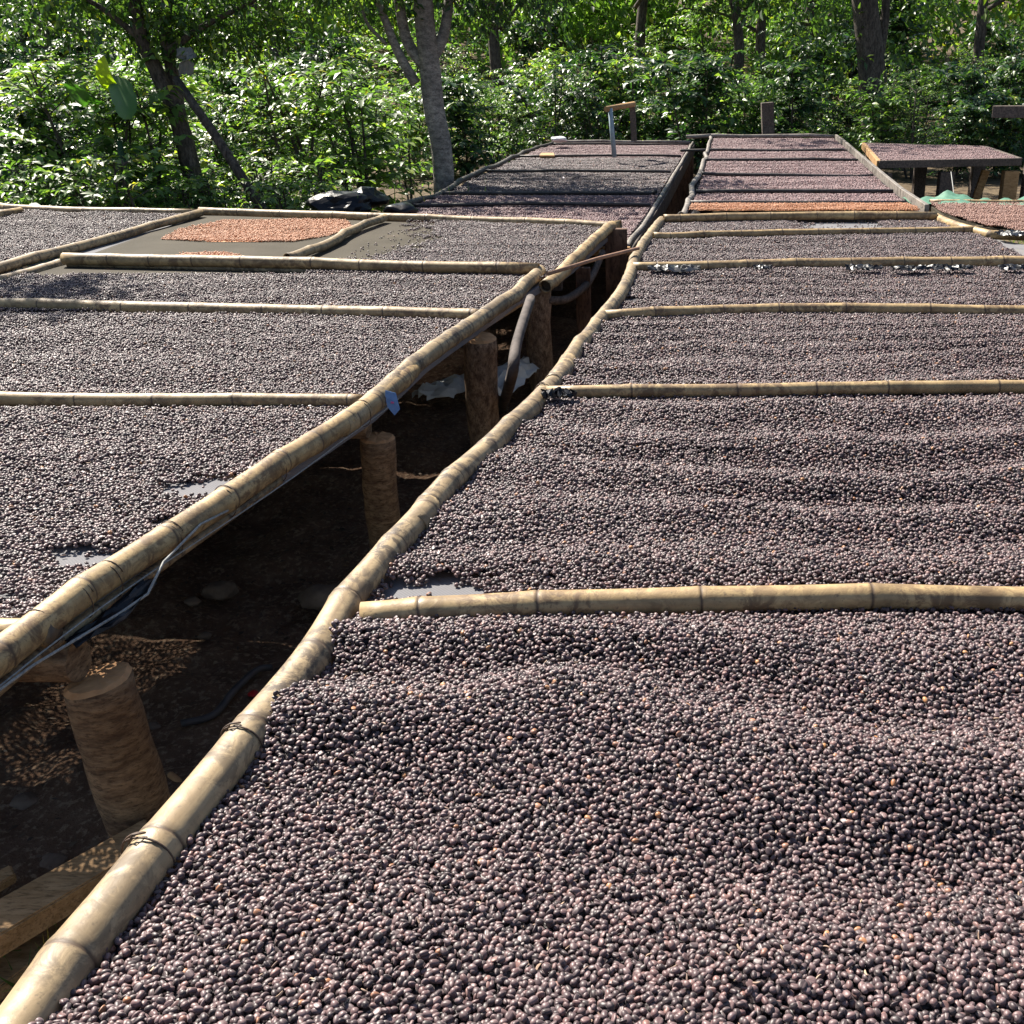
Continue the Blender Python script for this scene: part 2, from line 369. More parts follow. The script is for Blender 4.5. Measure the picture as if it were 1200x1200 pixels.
def log_post(name, base, top, r0, r1, m, parent, seg=18, cut=0.0, label=None):
    base, top = rel(parent, [base, top]); n = 14; P = []
    bend = Vector((rnd.uniform(-1, 1), rnd.uniform(-1, 1), 0))*0.012
    for i in range(n+1):
        t = i/n; P.append(base.lerp(top, t) + bend*math.sin(t*math.pi))
    R = [(r0+(r1-r0)*i/n)*(1+rnd.uniform(-.025, .025)) for i in range(n+1)]
    V, Fc = tube(P, R, seg, False, 0.07)
    ctr = P[-1]; k0 = n*seg
    for k in range(seg):        # slanted saw cut
        V[k0+k] = V[k0+k] + Vector((0, 0, cut*(V[k0+k].x-ctr.x)/r1))
    b = len(V)
    for k in range(seg): V.append(ctr + (V[k0+k]-ctr)*0.86 + Vector((0, 0, 0.006+rnd.uniform(-.003, .003))))
    V.append(ctr + Vector((0, 0, 0.008)))
    nf = len(Fc)
    for k in range(seg):
        k2 = (k+1) % seg; Fc.append((k0+k, k0+k2, b+k2, b+k)); Fc.append((b+k, b+k2, b+seg))
    me = mesh(name, V, Fc, smooth=True); me.materials.append(m); me.materials.append(M['cut'])
    for i in range(nf, len(me.polygons)): me.polygons[i].material_index = 1; me.polygons[i].use_smooth = False
    return link(name, me, None, parent, label=label)
def crumple(name, outline_pts, thick, m, parent=None, sub=4, amp=0.02, seed=3, **kw):
    """A creased sheet over a strip of world points (centre line) with a width profile."""
    rg = random.Random(seed); C0 = catmull([p for p, w in outline_pts], sub)
    Ws = []
    for i in range(len(outline_pts)-1):
        for k in range(sub): Ws.append(outline_pts[i][1]*(1-k/sub)+outline_pts[i+1][1]*k/sub)
    Ws.append(outline_pts[-1][1]); fr = frames(C0); V = []; Fc = []; nx = 9
    off = parent.location if parent is not None else Vector((0, 0, 0))
    for i, p in enumerate(C0):
        t = fr[i][0]; s = t.cross(Vector((0, 0, 1))).normalized()
        for k in range(nx):
            q = k/(nx-1)*2-1
            V.append(p - off + s*(q*Ws[i]/2*(1+rg.uniform(-.15, .15))) + Vector((rg.uniform(-1, 1)*amp*.4, rg.uniform(-1, 1)*amp*.4, thick*(1-q*q)*rg.uniform(.3, 1.2) + rg.uniform(-.5, 1)*amp)))
    for i in range(len(C0)-1):
        for k in range(nx-1):
            a = i*nx+k; Fc.append((a, a+1, a+nx+1)); Fc.append((a, a+nx+1, a+nx))
    me = mesh(name, V, Fc); o = link(name, me, m, parent, **kw)
    md = o.modifiers.new('thickness', 'SOLIDIFY'); md.thickness = 0.002
    return o

# ------------------------------------------------------------------ numpy noise
_lat = np.random.RandomState(5).rand(256, 256)
def vn(x, y, s):
    x = np.asarray(x)*s + 1000.37; y = np.asarray(y)*s + 1000.71
    xi = np.floor(x).astype(int); yi = np.floor(y).astype(int); fx = x-xi; fy = y-yi
    fx = fx*fx*(3-2*fx); fy = fy*fy*(3-2*fy)
    g = lambda a, b: _lat[a % 256, b % 256]
    return (g(xi, yi)*(1-fx)+g(xi+1, yi)*fx)*(1-fy) + (g(xi, yi+1)*(1-fx)+g(xi+1, yi+1)*fx)*fy - 0.5

# ------------------------------------------------------------------ dried cherry shapes
def cherry_mesh(name, seed, m, L=.0050, Wd=.0041, H=.0038, amp=.08, k1=5, bent=.1, dent=0.0):
    r = random.Random(seed); nu, nv = 14, 8; V = []; Fc = []; ph = r.uniform(0, 6)
    V.append((-L, 0, 0))
    for j in range(1, nv):
        th = math.pi*j/nv; x = -math.cos(th)
        for i in range(nu):
            a = 2*math.pi*i/nu; q = math.sin(th)**0.85
            rr = q*(1 - amp*(0.5+0.5*math.cos(k1*a+ph+x*.6))*math.sin(th) - dent*max(0, math.cos(a-1.2))**3*math.sin(th) + r.uniform(-.025, .025))
            V.append((L*x, Wd*rr*math.cos(a) + bent*L*(x*x-.4)*.5, H*rr*math.sin(a)))
    V.append((L*0.93, 0, 0))
    for i in range(nu): Fc.append((0, 1+(i+1) % nu, 1+i))
    for j in range(nv-2):
        for i in range(nu):
            a = 1+j*nu+i; b = 1+j*nu+(i+1) % nu; Fc.append((a, b, b+nu, a+nu))
    e = len(V)-1
    for i in range(nu): Fc.append((e, 1+(nv-2)*nu+i, 1+(nv-2)*nu+(i+1) % nu))
    me = mesh(name, V, Fc, smooth=True); me.materials.append(m); return me
cherry_me = [cherry_mesh('coffee_cherry', 20, M['cherry'], amp=.05, k1=4), cherry_mesh('coffee_cherry', 21, M['cherry'], .0054, .0040, .0037, .13, 6, -.1), cherry_mesh('coffee_cherry', 22, M['cherry'], .0045, .0043, .0041, .10, 5, .0),
             cherry_mesh('coffee_cherry', 23, M['cherry'], .0050, .0038, .0034, .22, 7, .15), cherry_mesh('coffee_cherry', 24, M['cherry'], .0052, .0046, .0026, .12, 3, .2, .45), cherry_mesh('husk_scrap', 25, M['husk'], .0052, .0016, .0012, .3, 3, .5, .3)]
SRC = []           # the first four separate cherries also serve as the instanced shapes

# ------------------------------------------------------------------ geometry-node group for loose coffee
def gn_spread(name, src_objs=None, material=None, size=0.0045, sub=1):
    ng = bpy.data.node_groups.new(name, 'GeometryNodeTree')
    ng.interface.new_socket('Geometry', in_out='INPUT', socket_type='NodeSocketGeometry')
    ng.interface.new_socket('Geometry', in_out='OUTPUT', socket_type='NodeSocketGeometry')
    n = ng.nodes; l = ng.links
    gi = n.new('NodeGroupInput'); go = n.new('NodeGroupOutput')
    def na(nm, t):
        a = n.new('GeometryNodeInputNamedAttribute'); a.data_type = t; a.inputs[0].default_value = nm; return a.outputs[0]
    join = n.new('GeometryNodeJoinGeometry')
    iop = n.new('GeometryNodeInstanceOnPoints')
    if src_objs:
        gti = n.new('GeometryNodeGeometryToInstance')
        for o in src_objs[::-1]:
            oi = n.new('GeometryNodeObjectInfo'); oi.transform_space = 'ORIGINAL'; oi.inputs['Object'].default_value = o
            oi.inputs['As Instance'].default_value = True
            l.new(oi.outputs['Geometry'], gti.inputs[0]) if False else None
            if 'jj' not in locals(): jj = n.new('GeometryNodeJoinGeometry')
            l.new(oi.outputs['Geometry'], jj.inputs[0])
        l.new(jj.outputs[0], iop.inputs['Instance'])
        iop.inputs['Pick Instance'].default_value = True; l.new(na('idx', 'INT'), iop.inputs['Instance Index'])
    else:
        ico = n.new('GeometryNodeMeshIcoSphere'); ico.inputs['Radius'].default_value = size; ico.inputs['Subdivisions'].default_value = sub
        tr = n.new('GeometryNodeTransform'); l.new(ico.outputs[0], tr.inputs[0]); tr.inputs['Scale'].default_value = (1.25, 1, 0.85)
        sm = n.new('GeometryNodeSetMaterial'); l.new(tr.outputs[0], sm.inputs[0]); sm.inputs['Material'].default_value = material
        ss = n.new('GeometryNodeSetShadeSmooth'); l.new(sm.outputs[0], ss.inputs[0])
        l.new(ss.outputs[0], iop.inputs['Instance'])
    l.new(gi.outputs[0], iop.inputs['Points']); l.new(na('inst', 'BOOLEAN'), iop.inputs['Selection'])
    er = n.new('FunctionNodeEulerToRotation'); l.new(na('rot', 'FLOAT_VECTOR'), er.inputs[0]); l.new(er.outputs[0], iop.inputs['Rotation'])
    l.new(na('scl', 'FLOAT'), iop.inputs['Scale'])
    l.new(gi.outputs[0], join.inputs[0]); l.new(iop.outputs[0], join.inputs[0]); l.new(join.outputs[0], go.inputs[0])
    return ng

def inside(poly, X, Y):
    r = np.zeros(X.shape, bool); n = len(poly); j = n-1
    for i in range(n):
        xi, yi = poly[i]; xj, yj = poly[j]
        c = ((yi > Y) != (yj > Y)) & (X < (xj-xi)*(Y-yi)/(yj-yi+1e-12)+xi); r ^= c; j = i
    return r
def bare_mask(X, Y, holes):
    k = np.zeros(X.shape)
    for (hx, hy, rx, ry, w) in holes:
        d = ((X-hx)/rx)**2 + ((Y-hy)/ry)**2
        k = np.maximum(k, w*(1.25-d) + (vn(X, Y, 14)+vn(X, Y, 45)*1.1)*1.2*(d < 3))
    return k > 0.35
def height(X, Y, amp, wl, seed):
    w = Y/wl + 1.5*vn(X+seed, Y, 1.0) + 0.5*vn(X, Y+seed, 4)
    rid = 0.5+0.5*np.sin(2*np.pi*w)
    a = amp*(0.4+1.2*(vn(X, Y+seed*3, 1.3)+.5))
    return 0.012 + a*rid + 0.007*vn(X, Y, 9) + 0.004*vn(X, Y, 25)
all_pts = {}
def spread(name, label, poly, z0, spacing, ng, bedm, group, cat='coffee cherries', holes=(), amp=0.014, wl=0.27, seed=0.0, grid=0.03, zj=0.003, take=0, scale=(0.80, 1.10), hbias=0.0, thin=None, under=True):
    poly = [(p[0], p[1]) for p in poly]; xs = [p[0] for p in poly]; ys = [p[1] for p in poly]
    x0, x1, y0, y1 = min(xs), max(xs), min(ys), max(ys)
    fade = lambda H, YY: .015 + (H-.015)*np.clip(np.minimum(y1-YY, (YY-y0)*1.5)/.16, .15, 1)
    # underlayer sheet
    gx = np.arange(x0, x1+grid, grid); gy = np.arange(y0, y1+grid, grid); GX, GY = np.meshgrid(gx, gy)
    GZ = z0 + fade(height(GX, GY, amp, wl, seed), GY) + hbias - 0.0045
    bare = bare_mask(GX, GY, holes) if holes else np.zeros(GX.shape, bool)
    ok = inside(poly, GX, GY) & ~bare
    if not under: ok &= (vn(GX, GY, 3.1)+vn(GX, GY, 7)*.5) > -.12
    nxg = len(gx); idx = np.arange(GX.size).reshape(GX.shape)
    q = ok[:-1, :-1] & ok[:-1, 1:] & ok[1:, 1:] & ok[1:, :-1]
    Fq = np.stack([idx[:-1, :-1][q], idx[:-1, 1:][q], idx[1:, 1:][q], idx[1:, :-1][q]], 1)
    used, invq = np.unique(Fq.ravel(), return_inverse=True)
    GV = np.stack([GX.ravel(), GY.ravel(), GZ.ravel()], 1)[used]; Fq = invq.reshape(-1, 4)
    # loose pieces
    dy = spacing*0.88; ax = np.arange(x0, x1, spacing); ay = np.arange(y0, y1, dy); AX, AY = np.meshgrid(ax, ay)
    AX = AX + (np.arange(len(ay)) % 2)[:, None]*spacing/2 + rs.uniform(-.42, .42, AX.shape)*spacing; AY = AY + rs.uniform(-.42, .42, AY.shape)*spacing
    X = AX.ravel(); Y = AY.ravel(); ok = inside(poly, X, Y)
    if holes: ok &= ~bare_mask(X, Y, holes) | (rs.rand(len(X)) < 0.03)
    if thin is not None: ok &= rs.rand(len(X)) < thin(X, Y)
    X = X[ok]; Y = Y[ok]; n = len(X)
    hz = fade(height(X, Y, amp, wl, seed), Y) + hbias
    if holes:
        hb = bare_mask(X, Y, holes); hz = np.where(hb, 0.004, hz)
        for (hx, hy, rx, ry, w) in holes:
            d = np.sqrt(((X-hx)/rx)**2+((Y-hy)/ry)**2); hz = np.minimum(hz, 0.006 + np.clip(d-0.75, 0, 3)*0.03)
    Z = z0 + hz + rs.uniform(-zj, zj, n) + (rs.rand(n) < .16)*.0045
    P = np.stack([X, Y, Z], 1)
    rot = np.stack([rs.uniform(-3.14, 3.14, n), rs.normal(0, .38, n), rs.uniform(-3.14, 3.14, n)], 1); scl = rs.uniform(scale[0], scale[1], n)
    idxv = rs.choice(6, n, p=[.26, .24, .2, .17, .11, .02])
    singles = None
    if take:
        px, py, zc = proj(P); vis = (px > -5) & (px < 1205) & (py > 0) & (py < 1203); o = np.argsort(np.where(vis, zc, 1e9))[:take]
        singles = (P[o], rot[o], scl[o], idxv[o]); keep = np.ones(n, bool); keep[o] = False
        P, rot, scl, idxv = P[keep], rot[keep], scl[keep], idxv[keep]; n = len(P)
    V = np.concatenate([GV, P]); ng0 = len(GV)
    z = lambda a, d: np.concatenate([np.zeros((ng0,)+a.shape[1:], a.dtype), a]).astype(d)
    me = mesh(name, V, Fq, {'rot': ('FLOAT_VECTOR', z(rot, np.float32)), 'scl': ('FLOAT', z(scl, np.float32)), 'idx': ('INT', z(idxv, np.int32)),
                            'inst': ('BOOLEAN', z(np.ones(n, bool), bool))})
    me.polygons.foreach_set('use_smooth', [True]*len(me.polygons))
    o = link(name, me, bedm, None, 'stuff', label, None, group)
    md = o.modifiers.new('spread', 'NODES')
    all_pts[name+label] = n
    return o, md, singles

# ------------------------------------------------------------------ leaves
def leafset(P, D, Nn, L, Wd, tone, m, name, parent=None, two=False):
    P = np.asarray(P, float); D = np.asarray(D, float); D /= np.linalg.norm(D, axis=1)[:, None]+1e-9
    Nn = np.asarray(Nn, float); Sd = np.cross(D, Nn); Sd /= np.linalg.norm(Sd, axis=1)[:, None]+1e-9; U = np.cross(Sd, D)
    L = np.asarray(L)[:, None]; Wd = np.asarray(Wd)[:, None]; n = len(P)
    droop = -0.18*L*U
    base = P; tip = P + D*L + droop
    l = P + D*L*0.48 + Sd*Wd*0.5 + U*Wd*0.16; r = P + D*L*0.48 - Sd*Wd*0.5 + U*Wd*0.16
    if two:
        V = np.stack([base, r, tip, l], 1).reshape(-1, 3); i = np.arange(n)[:, None]*4
        Fc = np.concatenate([i+[[0, 1, 2]], i+[[0, 2, 3]]], 0); k = 4
    else:
        mid = P + D*L*0.5
        V = np.stack([base, r, tip, l, mid], 1).reshape(-1, 3); i = np.arange(n)[:, None]*5
        Fc = np.concatenate([i+[[0, 1, 4]], i+[[1, 2, 4]], i+[[2, 3, 4]], i+[[3, 0, 4]]], 0); k = 5
    me = mesh(name, V, Fc, {'tone': ('FLOAT', np.repeat(np.asarray(tone, np.float32), k))})
    me.materials.append(m); return me

# ================================================================== GROUND
def grid_mesh(x0, x1, y0, y1, nx, ny, hf):
    gx = np.linspace(x0, x1, nx); gy = np.linspace(y0, y1, ny); X, Y = np.meshgrid(gx, gy); Z = hf(X, Y)
    V = np.stack([X.ravel(), Y.ravel(), Z.ravel()], 1); i = np.arange(nx*ny).reshape(ny, nx)
    Fq = np.stack([i[:-1, :-1].ravel(), i[:-1, 1:].ravel(), i[1:, 1:].ravel(), i[1:, :-1].ravel()], 1)
    me = mesh('ground', V, Fq, smooth=True); return me
def gh(X, Y):      # bumpy trodden earth
    return 0.09*vn(X, Y, 1.3) + 0.05*vn(X, Y, 3.7) + 0.03*vn(X, Y, 9) + 0.015*vn(X, Y, 24) - 0.0
link('ground', grid_mesh(-3.2, 1.6, -0.6, 8.0, 240, 400, gh), M['soil'], kind='structure')
def gfar(X, Y):
    hole = np.clip(np.maximum(np.abs(X+0.8)-2.3, np.maximum(Y-7.9, -0.5-Y))*8, 0, 1)
    return -0.12 + 0.12*hole*0.55 + hole*0.10*vn(X, Y, 0.8) + np.clip((Y-24)*0.16, 0, 40)*(0.7+0.5*vn(X, Y, 0.05))
link('terrain', grid_mesh(-110, 110, -30, 150, 250, 240, gfar), M['floor_green'], kind='structure')

# ================================================================== DRYING TABLES
Z0 = 0.52
RB = 0.545
def interpX(path):
    pts = sorted([(p.y, p.x) for p in path])
    ys = [a for a, b in pts]; xs = [b for a, b in pts]
    return lambda y: float(np.interp(y, ys, xs))
GA = 'raised bamboo drying tables'
def net_bed(name, poly, z, m, parent, drop=0.05, label=None):
    n = len(poly); V = []; Fc = []
    cx = sum(p[0] for p in poly)/n; cy = sum(p[1] for p in poly)/n
    for p in poly: V.append(Vector((p[0], p[1], z)))
    for p in poly: V.append(Vector((p[0], p[1], z-drop)))
    Fc.append(tuple(range(n)))
    for i in range(n): j = (i+1) % n; Fc.append((i, i+n, j+n, j))
    V = rel(parent, V); return link(name, mesh(name, V, Fc), m, parent, label=label)

# ---- near right table
rt_px = [(20, 1215), (62, 1155), (100, 1105), (165, 1015), (228, 938), (285, 870), (362, 775), (402, 712), (448, 655), (482, 618), (522, 570), (560, 537), (604, 495), (645, 452), (668, 422), (700, 378), (722, 352), (737, 325), (745, 300), (762, 275), (775, 258)]
rtL = [at(x, y, RB) for x, y in rt_px]
rtL = [rtL[0] + (rtL[0]-rtL[2]).normalized()*0.45] + rtL
rtXL = interpX(rtL)
RT = thing('drying_table', (0.5, 3.5, 0), 'near right bamboo drying table filled with dark coffee cherries in six bays', 'drying table', GA)
# three overlapping culms make the long left rail
def split(path, a, b):
    out = [p.copy() for p in path if a <= p.y <= b]
    for y, e in ((a, 0), (b, -1)):
        for i in range(len(path)-1):
            if path[i].y < y < path[i+1].y:
                q = path[i].lerp(path[i+1], (y-path[i].y)/(path[i+1].y-path[i].y))
                if (q-out[e]).length > .03: out.insert(0 if e == 0 else len(out), q)
    return out
bamboo('side_rail', split(rtL, -1, 2.05), 0.031, 0.029, M['bamboo_old'], RT, 0.235, 0.0022, 18)
bamboo('side_rail', split(rtL, 1.93, 3.25), 0.029, 0.029, M['bamboo_old'], RT, 0.17, 0.004, 16)
bamboo('side_rail', split(rtL, 3.0, 8), 0.028, 0.028, M['bamboo_old'], RT, 0.19, 0.003)
# right rail out of frame, tapering in at the far corner
rr = [Vector((1.55+SKEW*0.3, 0.3, RB)), Vector((1.6+SKEW*3, 3.0, RB)), at(1245, 283, RB), at(1200, 277, RB), at(1140, 271, RB), at(1095, 253, RB)]
rtXR = interpX(rr)
bamboo('side_rail', rr, 0.028, 0.026, M['bamboo'], RT, 0.24)
bars = [((424, 722), (600, 711), (1000, 700), 0.028, 0.0195, 0), ((640, 461), (900, 457), (1200, 454), 0.0215, 0.0225, 0),
        ((706, 370), (900, 362), (1200, 364), 0.0235, 0.0235, 0), ((742, 314), (950, 309), (1200, 307), 0.026, 0.028, 0),
        ((766, 277), (960, 272), (1150, 269), 0.022, 0.022, 0), ((778, 256), (940, 253), (1098, 253), 0.025, 0.028, 0.012)]
barY = []
for (a, b, c, r0, r1, dz) in bars:
    dz += .004; p = [at(a[0], a[1], RB+dz), at(b[0], b[1], RB+dz), at(c[0], c[1], RB+dz)]
    barY.append(p[1].y)
    pts = [p[0], p[1], p[2]]
    if rtXR(p[2].y) - p[2].x > 0.25: pts.append(Vector((rtXR(p[2].y)-0.02, p[2].y+rnd.uniform(-.02, .02), RB)))
    bamboo('crossbar', pts, r0, r1, M['bamboo'], RT, 0.27, 0.003)
polyRT = [(rtXL(y), y) for y in np.linspace(0.3, barY[-1], 24)] + [(rtXR(y), y) for y in np.linspace(barY[-1], 0.3, 12)]
net_bed('mesh_bed', polyRT, Z0, M['net'], RT, 0.03)
# ties on the rail
for px, py, r in ((180, 1005, 0.033), (288, 872, 0.032), (638, 460, 0.027)):
    c = at(px, py, RB); y = c.y; d = Vector((rtXL(y+.1)-rtXL(y-.1), .2, 0)).normalized(); c.x = rtXL(y)
    u = Vector((0, 0, 1)); v = d.cross(u); P = []
    for i in range(46):
        a = 2*math.pi*1.1*i/45 - .6; P.append(c + (u*math.cos(a)+v*math.sin(a))*(r+0.001) + d*((i/45-.5)*0.010))
    P += [P[-1]+Vector((-0.01, -0.01, 0.005)), P[-1]+Vector((-0.02, -0.006, -0.012))]
    rail = RT.children[0] if y < 2 else RT.children[2]
    V, Fc = tube(rel(RT, P), 0.0014, 6); link('wire_tie', mesh('wire_tie', V, Fc, smooth=True), M['wire'], rail)
for y in (0.6, 1.9, 3.3, 4.7, 6.2):
    for k, xo in ((0, 0.10), (1, -0.12)):
        x = (rtXL(y)+0.14) if k == 0 else rtXR(y)-0.12
        log_post('leg', (x, y, -0.08), (x, y, Z0-0.09), 0.055, 0.05, M['log_dark'], RT, 12)
    beam('under_beam', (rtXL(y)+0.03, y, Z0-0.062), (rtXR(y)-.03, y, Z0-0.062), 0.05, 0.055, M['board_grey'], RT)

# ---- near left table
lt_px = [(-45, 802), (0, 767), (72, 714), (150, 661), (228, 609), (300, 560), (370, 516), (430, 478), (462, 451), (500, 416), (540, 388), (580, 362), (610, 340), (632, 318)]
ltR = [at(x, y, RB) for x, y in lt_px]; ltR = [ltR[0] + (ltR[0]-ltR[1]).normalized()*0.7] + ltR
ltR2 = [at(640, 335, RB-.02), at(662, 315, RB), at(690, 288, RB+.01), at(716, 264, RB+.02)]
ltXR = interpX(ltR[:-1] + ltR2[1:])
LT = thing('drying_table', (-2.2, 3.5, 0), 'near left bamboo drying table on stout log posts, with bare tan netting at its back', 'drying table', GA)
bamboo('side_rail', split(ltR, -1, 3.15), 0.029, 0.030, M['bamboo'], LT, 0.20, 0.0025, 18)
bamboo('side_rail', split(ltR, 2.6, 9), 0.031, 0.030, M['bamboo_old'], LT, 0.19, 0.003)
bamboo('side_rail', ltR2, 0.031, 0.031, M['bamboo'], LT, 0.18, 0.004)
# thinner culm lashed under the rail
low = [p + Vector((0.002, 0, -0.043)) for p in split(ltR, -1, 2.3)]
bamboo('lower_rail', low, 0.014, 0.011, M['bamboo_old'], LT, 0.22, 0.003, 12)
UL = lambda Y: -3.43 + SKEW*Y
def ltbar(a, b, c, r, dz=0.0, m='bamboo', nm='crossbar', left=True):
    p = [at(a[0], a[1], RB+dz), at(b[0], b[1], RB+dz), at(c[0], c[1], RB+dz)]
    if left: p = [Vector((UL(p[0].y)+0.02, p[0].y-0.01, RB+dz))] + p
    bamboo(nm, p, r, r*0.93, M[m], LT, 0.29, 0.003); return p[2].y
yb1 = at(20, 738, RB).y
bamboo('crossbar', [Vector((UL(yb1), yb1, RB)), at(-60, 741, RB-.01), at(33, 736, RB-.012)], 0.024, 0.026, M['bamboo'], LT, 0.3)
yb2 = ltbar((0, 468), (250, 470), (425, 471), 0.0225)
yb3 = ltbar((0, 357), (300, 363), (560, 370), 0.028)
yb4 = ltbar((75, 303), (350, 309), (632, 315), 0.030, 0.02, left=False)
ltbar((80, 310), (350, 317), (600, 322), 0.016, -0.012, 'bamboo_old', 'lower_rail', left=False)
# back pole + dividers
backp = [at(235, 248, RB), at(330, 250, RB), at(450, 255, RB), at(600, 259, RB), at(728, 264, RB+.005)]
bamboo('back_rail', backp, 0.028, 0.027, M['bamboo'], LT, 0.32)
ltback = interpX([Vector((p.y, p.x, 0)) for p in backp])
bamboo('divider', [at(-70, 342, RB), at(0, 314, RB), at(110, 284, RB), at(234, 249, RB+.01)], 0.028, 0.026, M['bamboo_old'], LT, 0.28, 0.004)
bamboo('divider', [at(-60, 352, RB-.02), at(-5, 332, RB-.02), at(75, 309, RB-.02)], 0.03, 0.028, M['bamboo_old'], LT, 0.16, 0.004)
bamboo('divider', [at(338, 303, RB+.015), at(385, 286, RB+.005), at(420, 266, RB+.01), at(450, 255, RB+.012)], 0.025, 0.024, M['bamboo_old'], LT, 0.2, 0.005)
def back_y(x): return float(np.interp(x, [p.x for p in backp], [p.y for p in backp]))
bxL = backp[0].x; bxR = backp[-1].x
polyLT = [(UL(yb1), yb1)] + [(UL(y), y) for y in (2, 4)] + [(bxL, backp[0].y), (backp[2].x, backp[2].y), (bxR-.02, backp[-1].y)] + [(ltXR(y), y) for y in np.linspace(6.4, yb1, 20)]
net_bed('mesh_bed', polyLT, Z0, M['net'], LT, 0.03)
tan = [(at(75, 305, RB).x, yb4+.04), (bxL, backp[0].y-.02), (backp[2].x, backp[2].y-.02), (at(520, 259, RB).x, backp[2].y-.12), (at(520, 306, RB).x, yb4+.04)]
net_bed('mesh_bed', tan, Z0+0.006, M['net_tan'], LT, 0.004, label='bare tan netting at the back of the table')
# posts along the aisle
P1b = at(160, 985, 0.0); P1t = at(116, 800, 0.40)
log_post('leg', (P1t.x+0.03, P1t.y+.02, -0.1), (P1t.x, P1t.y, 0.405), 0.058, 0.061, M['log'], LT, 26, 0.012, label='pale stout log post with a fresh orange cut face')
lp = LT.children[-1]
for f_ in lp.data.polygons:
    w_ = np.array([[*(f_.center + LT.location)]]); qx, qy, _ = proj(w_)
    if ((qx[0]-124)/17)**2 + ((qy[0]-833)/14)**2 < 1 and f_.normal.y < .2: f_.material_index = 1
P2t = at(442, 512, 0.42)
log_post('leg', (P2t.x, P2t.y, -0.1), (P2t.x, P2t.y, 0.415), 0.055, 0.05, M['log'], LT, 22)
log_post('leg', (at(562, 400, .44).x, at(562, 400, .44).y, -0.1), at(562, 396, .48), 0.062, 0.062, M['log_dark'], LT, 22)
log_post('leg', (at(632, 335, .50).x, at(632, 335, .50).y, -0.1), at(630, 336, .50), 0.06, 0.062, M['log_dark'], LT, 22)
p = at(683, 318, .46); beam('leg', (p.x, p.y, -0.1), (p.x, p.y, .48), 0.075, 0.05, M['board_red'], LT)
p = at(718, 280, .5); beam('leg', (p.x+0.02, p.y, -0.1), (p.x+0.02, p.y, .56), 0.13, 0.05, M['board_red'], LT, label='wide reddish board standing at the back corner')
# curved board sagging under the rail between posts
q = [at(640, 352, .44), at(665, 350, .40), at(690, 330, .40), at(706, 296, .46)]
V, Fc = tube(rel(LT, catmull(q, 6)), 0.020, 8, True, 0.03); link('side_board', mesh('side_board', V, Fc, smooth=True), M['board_grey'], LT)
beam('side_board', at(530, 400, .46), at(620, 345, .46), 0.03, 0.05, M['board'], LT)
# bearers: logs crossing under the rail at the posts
for (t, y, r) in ((P1t, P1t.y, .040), (P2t, P2t.y, .035)):
    A = Vector((t.x-0.02, y-0.01, 0.452)); B = Vector((UL(y), y+0.03, 0.45))
    V, Fc = tube(rel(LT, [A, A.lerp(B, .3), A.lerp(B, .6), B]), r, 12, True, 0.06); link('bearer', mesh('bearer', V, Fc, smooth=True), M['log'], LT)
for y in (3.9, 5.0, 6.3):
    beam('bearer', (ltXR(y)-.03, y, .455), (UL(y), y, .455), 0.05, 0.05, M['board_grey'], LT)
for y in (1.6, 2.95, 4.2, 5.6, 6.8):
    log_post('leg', (UL(y)+.05, y, -.1), (UL(y)+.05, y, .42), 0.055, 0.05, M['log_dark'], LT, 12)
    log_post('leg', (UL(y)+1.2, y, -.1), (UL(y)+1.2, y, .42), 0.055, 0.05, M['log_dark'], LT, 12)
# tie rings + cords on the left table's rail
rail0 = LT.children[0]
for px, py in ((52, 735), (88, 700), (128, 676), (212, 628), (268, 585), (330, 545), (430, 482)):
    c = at(px, py, RB); c.x = ltXR(c.y); d = Vector((ltXR(c.y+.1)-ltXR(c.y-.1), .2, 0)).normalized(); u = Vector((0, 0, 1)); v = d.cross(u); P = []
    for i in range(34):
        a = 2*math.pi*1.1*i/33+.5; P.append(c + (u*math.cos(a)*1.3+v*math.sin(a))*0.029 + d*((i/33-.5)*0.014) - u*0.006)
    V, Fc = tube(rel(LT, P), 0.0011, 6); link('wire_tie', mesh('wire_tie', V, Fc, smooth=True), M['wire'], rail0)
def off_rail(y, dx, dz): return Vector((ltXR(y)+dx, y, RB+dz))
tube_obj('cord', [off_rail(y, .028+.003*math.sin(y*9), -.030+.006*math.sin(y*5)) for y in np.arange(1.0, 3.0, .12)], 0.0017, M['cord'], LT, 6)
tube_obj('cord', [off_rail(1.2, .03, -.02), off_rail(1.45, .036, -.03), off_rail(1.66, .05, -.045), off_rail(1.72, .06, -.04), off_rail(1.80, .045, -.012), off_rail(1.95, .030, .002), off_rail(2.05, .028, -.01)], 0.0028, M['cord'], LT, 6)
crumple('plastic_strip', [(off_rail(1.55, .025, -.05), .04), (off_rail(1.65, .04, -.05), .05), (off_rail(1.76, .035, -.035), .03)], .004, M['black_plastic'], LT, 4, .008)
# blue tag wired to the rail
T = thing('tag', at(452, 462, RB+.02), 'small blue paper tag tied to the rail of the left table', 'tag')
tv = [Vector((0, 0, .012)), Vector((.028, .006, .002)), Vector((.036, .002, -.045)), Vector((.020, -.004, -.062)), Vector((.002, -.004, -.036)), Vector((-.002, 0, -.008))]
me = mesh('paper', tv, [(0, 1, 2, 3, 4, 5)]); o = link('paper', me, M['tag_blue'], T); md = o.modifiers.new('t', 'SOLIDIFY'); md.thickness = .0012
V, Fc = tube([Vector((.014, -.006, -.022)), Vector((.022, -.0055, -.024))], .003, 6); link('print_mark', mesh('print_mark', V, Fc), M['tag_pink'], T)

